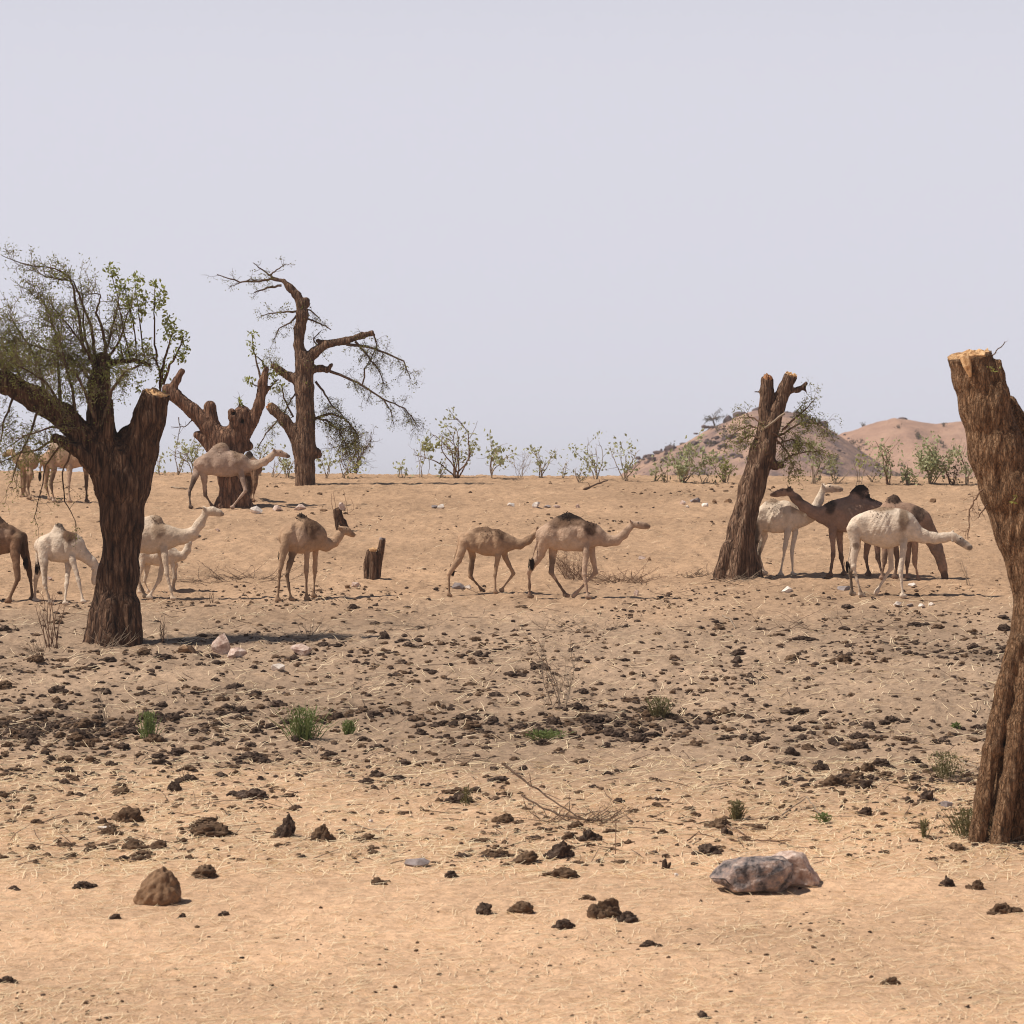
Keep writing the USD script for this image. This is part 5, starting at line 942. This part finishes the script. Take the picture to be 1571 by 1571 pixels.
# ------------------------------------------------------------------ dung clods and lumps of earth
def clods():
    rng = np.random.default_rng(6001)
    special = [(440, 1284, 38, 36, 0, 'steep dark upright clod in the foreground left of the middle'), (392, 1226, 58, 17, 0, 'long flat dark board-like clod left of the middle'), (270, 1213, 28, 16, 0, 'rounded dark clod left of the dark board-like one'), (740, 1403, 38, 20, 0, 'black rounded clod alone on the front sand in the middle'), (866, 1426, 40, 16, 0, 'dark clod on the front sand left below the big mottled stone'),
        (804, 1402, 52, 22, 1, 'broad low brown clod right of the black rounded one'), (935, 1408, 62, 34, 1, 'tall brown clod heap left below the big mottled stone'), (966, 1414, 40, 16, 0, 'dark clod leaning on the tall brown heap'), (312, 1347, 52, 20, 1, 'broad brown clod right of the pointed earth lump'), (905, 1290, 34, 20, 0, 'dark blocky clod below the dead foreground branches'), (858, 1318, 48, 32, 0, 'big dark clod in the foreground left of the mottled stone'), (805, 1326, 54, 22, 1, 'wide brown clod joined to the big dark one'),
        (1021, 1334, 15, 20, 0, 'small black upright clod left of the big mottled stone'), (130, 1363, 38, 12, 0, 'flat dark clod left of the pointed earth lump'), (22, 1365, 22, 8, 0, 'small flat dark clod at the left edge'), (10, 1508, 28, 12, 0, 'dark clod cut by the left edge near the bottom'), (1080, 1562, 24, 13, 0, 'black clod at the bottom edge'), (1368, 1510, 28, 12, 1, 'small brown clod alone on the front sand at the right'), (1455, 1360, 28, 16, 0, 'dark clod right of the pink leaning stone'), (998, 1451, 32, 9, 0, 'flat dark bark-like clod on the front sand'),
        (1420, 1230, 30, 22, 0, 'tall black clod beside the round grey stone'), (1395, 1232, 16, 12, 0, 'black clod left of the tall black one'), (1326, 1252, 28, 16, 0, 'dark lone clod left of the black pair'), (865, 1347, 58, 18, 1, 'smooth low brown mound below the big dark clod'), (580, 1296 + 60, 30, 10, 1, 'low brown clod right of the pointed earth lump, midway to the middle'), (700, 1240 - 8, 44, 18, 0, 'long dark clod in the foreground middle'), (488, 1290, 40, 28, 1, 'brown clod right of the steep dark one'), (320, 1285, 90, 24, 1, 'long rough brown bank of clods left of the steep dark one'), (195, 1262, 60, 26, 1, 'rounded brown clod bank in the left foreground'),
        (1500, 1370 - 5, 30, 18, 1, 'rough brown clod below the right trunk'), (1540, 1402, 54, 18, 1, 'wide brown clod at the right edge'), (900, 1320 + 60, 24, 8, 1, 'small brown clod right of the smooth mound'), (345, 1405, 20, 8, 0, 'small dark clod right below the pointed earth lump'), (178, 1410, 22, 9, 0, 'small dark clod left below the pointed earth lump'), (280, 1408, 14, 9, 0, 'tiny dark clod at the foot of the pointed earth lump'), (692, 1347, 28, 12, 0, 'dark rough clod right of the flat bluish-grey stone'), (1114, 1282, 20, 16, 0, 'black clod beside the ground stick in the right foreground'), (1470, 1240 + 65, 36, 14, 1, 'brown clod left of the foot of the right trunk'),
        (590, 980, 22, 14, 0, 'black clod between the lone tan camel and the dung field'), (1216, 1158, 26, 14, 0, 'blackest clod in the right half of the field'), (1365, 1110, 34, 14, 0, 'humped dark clod on the smooth soil at the right'), (1130, 1018, 24, 14, 0, 'peaked dark clod right of the middle')]
    items = []
    for u, v, w, h, k, lab in special: items.append((u, v, w, h, k, lab))
    u = rng.uniform(-40, 1611, 60000); v = rng.uniform(890, 1330, 60000)
    Y = 49830 / (v - 325); X = (u - C0) / F * Y
    keep = rng.random(60000) < np.clip(dens(X, Y), 0, 1.3) * (.25 + .20 * np.exp(-((v - 1112) / 36) ** 2) * (1 - sstep(700, 1200, u)))
    for a, b in zip(u[keep], v[keep]):
        s = (b - 325) / 9.06                     # pixels per metre there
        w = np.clip(rng.lognormal(-2.08, .52), .05, .42) * s
        items.append((a, b, w, w * rng.uniform(.20, .42), 0 if rng.random() < np.clip((1270 - b) / 90, .2, .62) else 1, None))
    # thin scatter of small bits: rise, middle and front
    crumbs = []
    for lo, hi, n, wl, wh in ((738, 760, 900, 1.8, 8), (760, 900, 3600, 1.8, 7), (900, 990, 6000, 2, 9), (990, 1330, 22000, 2, 12), (1330, 1571, 2600, 1.8, 9)):
        a, b = rng.uniform(-30, 1600, n), rng.uniform(lo, hi, n); w = wl + (wh - wl) * rng.random(n) ** 3.2; yb = 49830 / (b - 325); xb = (a - C0) / F * yb
        ok = rng.random(n) < np.clip((vn(xb, yb, 1.3, 1.8, 91) + .7 * vn(xb, yb, 5, 4, 92) + .5 * vn(xb, yb, .5, .7, 93) + .12) * 2.3, 0.04, 1) ** 1.3
        if hi == 1330: ok = (ok & (rng.random(n) < .45)) | (rng.random(n) < .85 * np.clip(dens(xb, yb), 0, 1))
        crumbs.append(np.stack([a, b, w, w * rng.uniform(.3, .7, n), rng.random(n) < np.where((b > 1200) | (b < 900), .85, .6)], 1)[ok])
    crumbs = np.vstack(crumbs)
    spots = items[:len(special)]; rest = sorted(items[len(special):], key=lambda q: -q[2] * q[3])
    mats = (clod_dark, clod_brown); bulk = (MB(), MB()); singles = []
    allc = spots + rest; at = hits(np.array([q[0] for q in allc], float), np.array([q[1] for q in allc], float))
    for n, (u, v, w, h, k, lab) in enumerate(allc):
        p = at[n].copy(); s = p[1] / F; r = np.random.default_rng(7000 + n)
        single = n < 300 + len(special) - 5
        def one(w, h, sub):
            q, f = lump(r, w * s, w * s * r.uniform(.6, 1.1), h * s, sub, .5)
            q[:, 2] = np.maximum(q[:, 2], -.10 * h * s); a = r.uniform(-.3, .3)
            return np.stack([q[:, 0] + a * q[:, 2], q[:, 1], q[:, 2]], 1), f
        parts = [one(w * (.62 if w > 12 else .8), h, 3 if (single and w > 24) else 2 if single else 1)]
        if w > 7:                                # further lumps crusted onto it and crumbs broken off it
            for _ in range(r.integers(3, 7)):
                q, f = one(w * r.uniform(.22, .48), h * r.uniform(.3, .75), 2 if w > 20 else 1); parts.append((q + [r.uniform(-.42, .42) * w * s, np.clip(r.normal() * .2, -.3, .3) * w * s, 0], f))
        mb = MB() if single else bulk[k]
        p[1] += .2 * w * s; p[2] = gz(p[0], p[1]) - .16 * h * s
        for q, f in parts: mb.add(q + p, f)
        if single: singles.append([lab, u, v, w * h, k, mb])
    at = hits(crumbs[:, 0], crumbs[:, 1]); forms = [lump(rng, 1, 1, 1, 1 if i % 3 == 0 else 0, .6) for i in range(36)]; pick = rng.integers(0, 36, len(at))
    for i, (q, f) in enumerate(forms):
        for k in (0, 1):
            m = (pick == i) & (crumbs[:, 4] == k); p, c = at[m], crumbs[m]
            if not len(p): continue
            s = p[:, 1] / F; sc = np.stack([c[:, 2] * s, c[:, 2] * s * rng.uniform(.6, 1.2, len(p)), c[:, 3] * s], 1)
            V = q[None] * sc[:, None] + p[:, None] - np.array([0, 0, .22]) * sc[:, None]
            bulk[k].add(V.reshape(-1, 3), (f[None] + (np.arange(len(p)) * len(q))[:, None, None]).reshape(-1, 3))
    bands = ((985, 'at the top of the dung field'), (1045, 'in the crusted dung field'), (1092, 'above the dung band'), (1165, 'in the dense dung band'), (1225, 'just under the dung band'), (1335, 'on the trampled foreground'), (1600, 'on the smooth front sand'))
    cols = ((60, 'at the left edge'), (240, 'below the big left trunk'), (395, 'below the pink stone pair'), (545, 'below the lone tan camel'), (660, 'below the split stump'), (800, 'below the young tan camel'), (1000, 'below the fawn camel'), (1200, 'below the leaning trunk'), (1400, 'below the right camel group'), (2000, 'left of the right trunk'))
    cells = {}
    for q in singles:
        if q[0] is None: cells.setdefault((next(b for a, b in bands if q[2] < a), next(b for a, b in cols if q[1] < a), q[4]), []).append(q)
    ranks = ['largest', 'second largest', 'third largest', 'fourth largest', 'fifth largest', 'sixth largest', 'seventh largest', 'eighth largest', 'ninth largest', 'tenth largest', 'eleventh largest', 'twelfth largest', 'thirteenth largest', 'fourteenth largest', 'fifteenth largest', 'sixteenth largest'] + ['smaller'] * 40
    for (b, c, k), qs in cells.items():
        for r, q in enumerate(sorted(qs, key=lambda q: -q[3])): q[0] = f"{ranks[r]} {('dark', 'brown')[k]} clod {b} {c}"
    for lab, u, v, a, k, mb in singles: put('clod', mb.mesh, mats[k], smooth=50, label=lab, category='clod', group='clods of dung and earth strewn over the field')
    for k in (0, 1):
        bulk[k].put('small_clods', mats[k], smooth=False, label=('small dark dung crumbs scattered over the field', 'small brown crumbs of earth scattered over the field')[k], category='crumbs', kind='stuff')
    print('clods', len(items), len(crumbs))
clods()

# ------------------------------------------------------------------ straw, sticks
def straw_litter():
    rng = np.random.default_rng(8001); mb, tw = MB(), MB()
    def lay(mb, n, lo, hi, L0, L1, r, lift, power=1.0):
        v = lo + (hi - lo) * rng.random(n) ** power; u = rng.uniform(-40, 1611, n); Y = 49830 / (v - 325); X = (u - C0) / F * Y
        k = rng.random(n) < .25 + .9 * np.clip(vn(X, Y, 1.8, 2.4, 71) + .5, 0, 1); X, Y = X[k], Y[k]; n = len(X)
        th = rng.uniform(0, np.pi, n); L = rng.uniform(L0, L1, n); dx, dy = np.cos(th) * L / 2, np.sin(th) * L / 2
        b = rng.normal(size=(n, 2)) * L[:, None] * .05; lf = rng.random(n) ** 3 * lift
        x = np.stack([X - dx, X + b[:, 0], X + dx], 1); y = np.stack([Y - dy, Y + b[:, 1], Y + dy], 1)
        z = gz(x, y) + .012 + np.stack([lf * 0, lf * .5, lf], 1)
        for pts in np.stack([x, y, z], -1): mb.tube(pts, [r, r, r * .6], 3)
    lay(mb, 15000, 1130, 1575, .08, .30, .0033, .045, .8)
    lay(mb, 9000, 1165, 1350, .12, .42, .0048, .06)
    lay(mb, 3600, 920, 1150, .12, .45, .0050, .10)
    lay(mb, 1500, 740, 920, .12, .36, .0042, .06)
    lay(tw, 900, 900, 1330, .15, .7, .0065, .14)
    mb.put('straw_litter', straw, label='pale straw strewn over the sandy ground', category='straw', kind='stuff')
    tw.put('twig_litter', twig_brown, label='dry broken twigs strewn over the ground', category='twigs', kind='stuff')
straw_litter()
def stick(label, pts, r, mat, lift=.03, n=0, seed=0):
    rng = np.random.default_rng(9000 + seed); q = []
    for p in pts:
        a = hit(p[0], p[1]); q.append(a + [0, 0, lift + (p[2] if len(p) > 2 else 0)])
    q = np.array(q); t = np.linspace(0, len(q) - 1, len(q) * 3); w = np.stack([np.interp(t, np.arange(len(q)), q[:, k]) for k in range(3)], 1) + rng.normal(size=(len(t), 3)) * .008
    mb = MB(); mb.tube(w, np.linspace(r, r * .6, len(w)), 6)
    if n: twigs_on(mb, rng, w, r * .5, n, .3, 1, .2, (0, 0, .1), .7)
    mb.put('stick', mat, smooth=True, label=label, category='stick')
stick('long dark dead branch slanting down to the brush in the foreground', [(770, 1236, .62), (800, 1240, .42), (840, 1247, .2), (882, 1256, .02)], .018, twig_brown, n=5, seed=1)
stick('second dark branch lying below the slanting one', [(800, 1246, .22), (840, 1256, .1), (890, 1262, 0), (950, 1262, 0)], .015, twig_brown, n=7, seed=2)
stick('pale stick, left leg of the white V of sticks in the right foreground', [(1199, 1254), (1218, 1243, .03), (1238, 1236, .10)], .014, twig_pale, seed=3)
stick('pale stick, right leg of the white V of sticks in the right foreground', [(1238, 1236, .10), (1250, 1248, .04), (1265, 1258)], .012, twig_pale, seed=4)
stick('short thick brown stick left of the green-grey tuft in the right foreground', [(1106, 1264), (1122, 1273), (1142, 1281)], .022, twig_red, seed=5)
stick('long thin brown stick lying level in the right foreground', [(1122, 1294), (1160, 1292), (1186, 1294), (1214, 1292)], .012, twig_red, n=3, seed=6)
stick('thin bent stick left of the level one in the foreground', [(1055, 1293), (1072, 1285, .05), (1095, 1288)], .012, twig_red, seed=7)
stick('pale curved stick lying left of the middle in the foreground', [(548, 1270), (565, 1273), (583, 1280), (600, 1268)], .011, twig_pale, seed=8)
stick('pale root-like stick in the field above the dung, right of the middle', [(1108, 946), (1120, 952), (1128, 965)], .02, twig_pale, seed=9)
stick('pale stick near the right trunk', [(1472, 1168), (1482, 1174), (1498, 1178)], .02, twig_pale, seed=10)
stick('thin long dry stem on the soil right of the olive tuft', [(955, 1078), (985, 1077), (1010, 1079)], .012, twig_red, seed=11)
stick('dead root lying on the crest below the shrub left of the far hill', [(895, 752), (910, 748, .03), (932, 744, .12)], .04, twig_red, n=4, seed=12)
stick('pale stick lying on the slope left of the reddish stubby tree', [(262, 749), (275, 750), (288, 751)], .03, twig_pale, seed=13)

# ------------------------------------------------------------------ dusty air
hz = trimesh.creation.box((5200, 4600, 34)); hz.apply_translation((0, 200, 9.5))
hmat = usdkit.material(stage, '/World/Looks/dusty_air', {'v': ('principled_volume', {'color': (0.90, 0.87, 0.86), 'density': 0.00022, 'anisotropy': 0.35})}, [], volume='v.volume')
put('haze', hz, hmat, label='thin dusty haze over the plain', category='haze', kind='stuff')
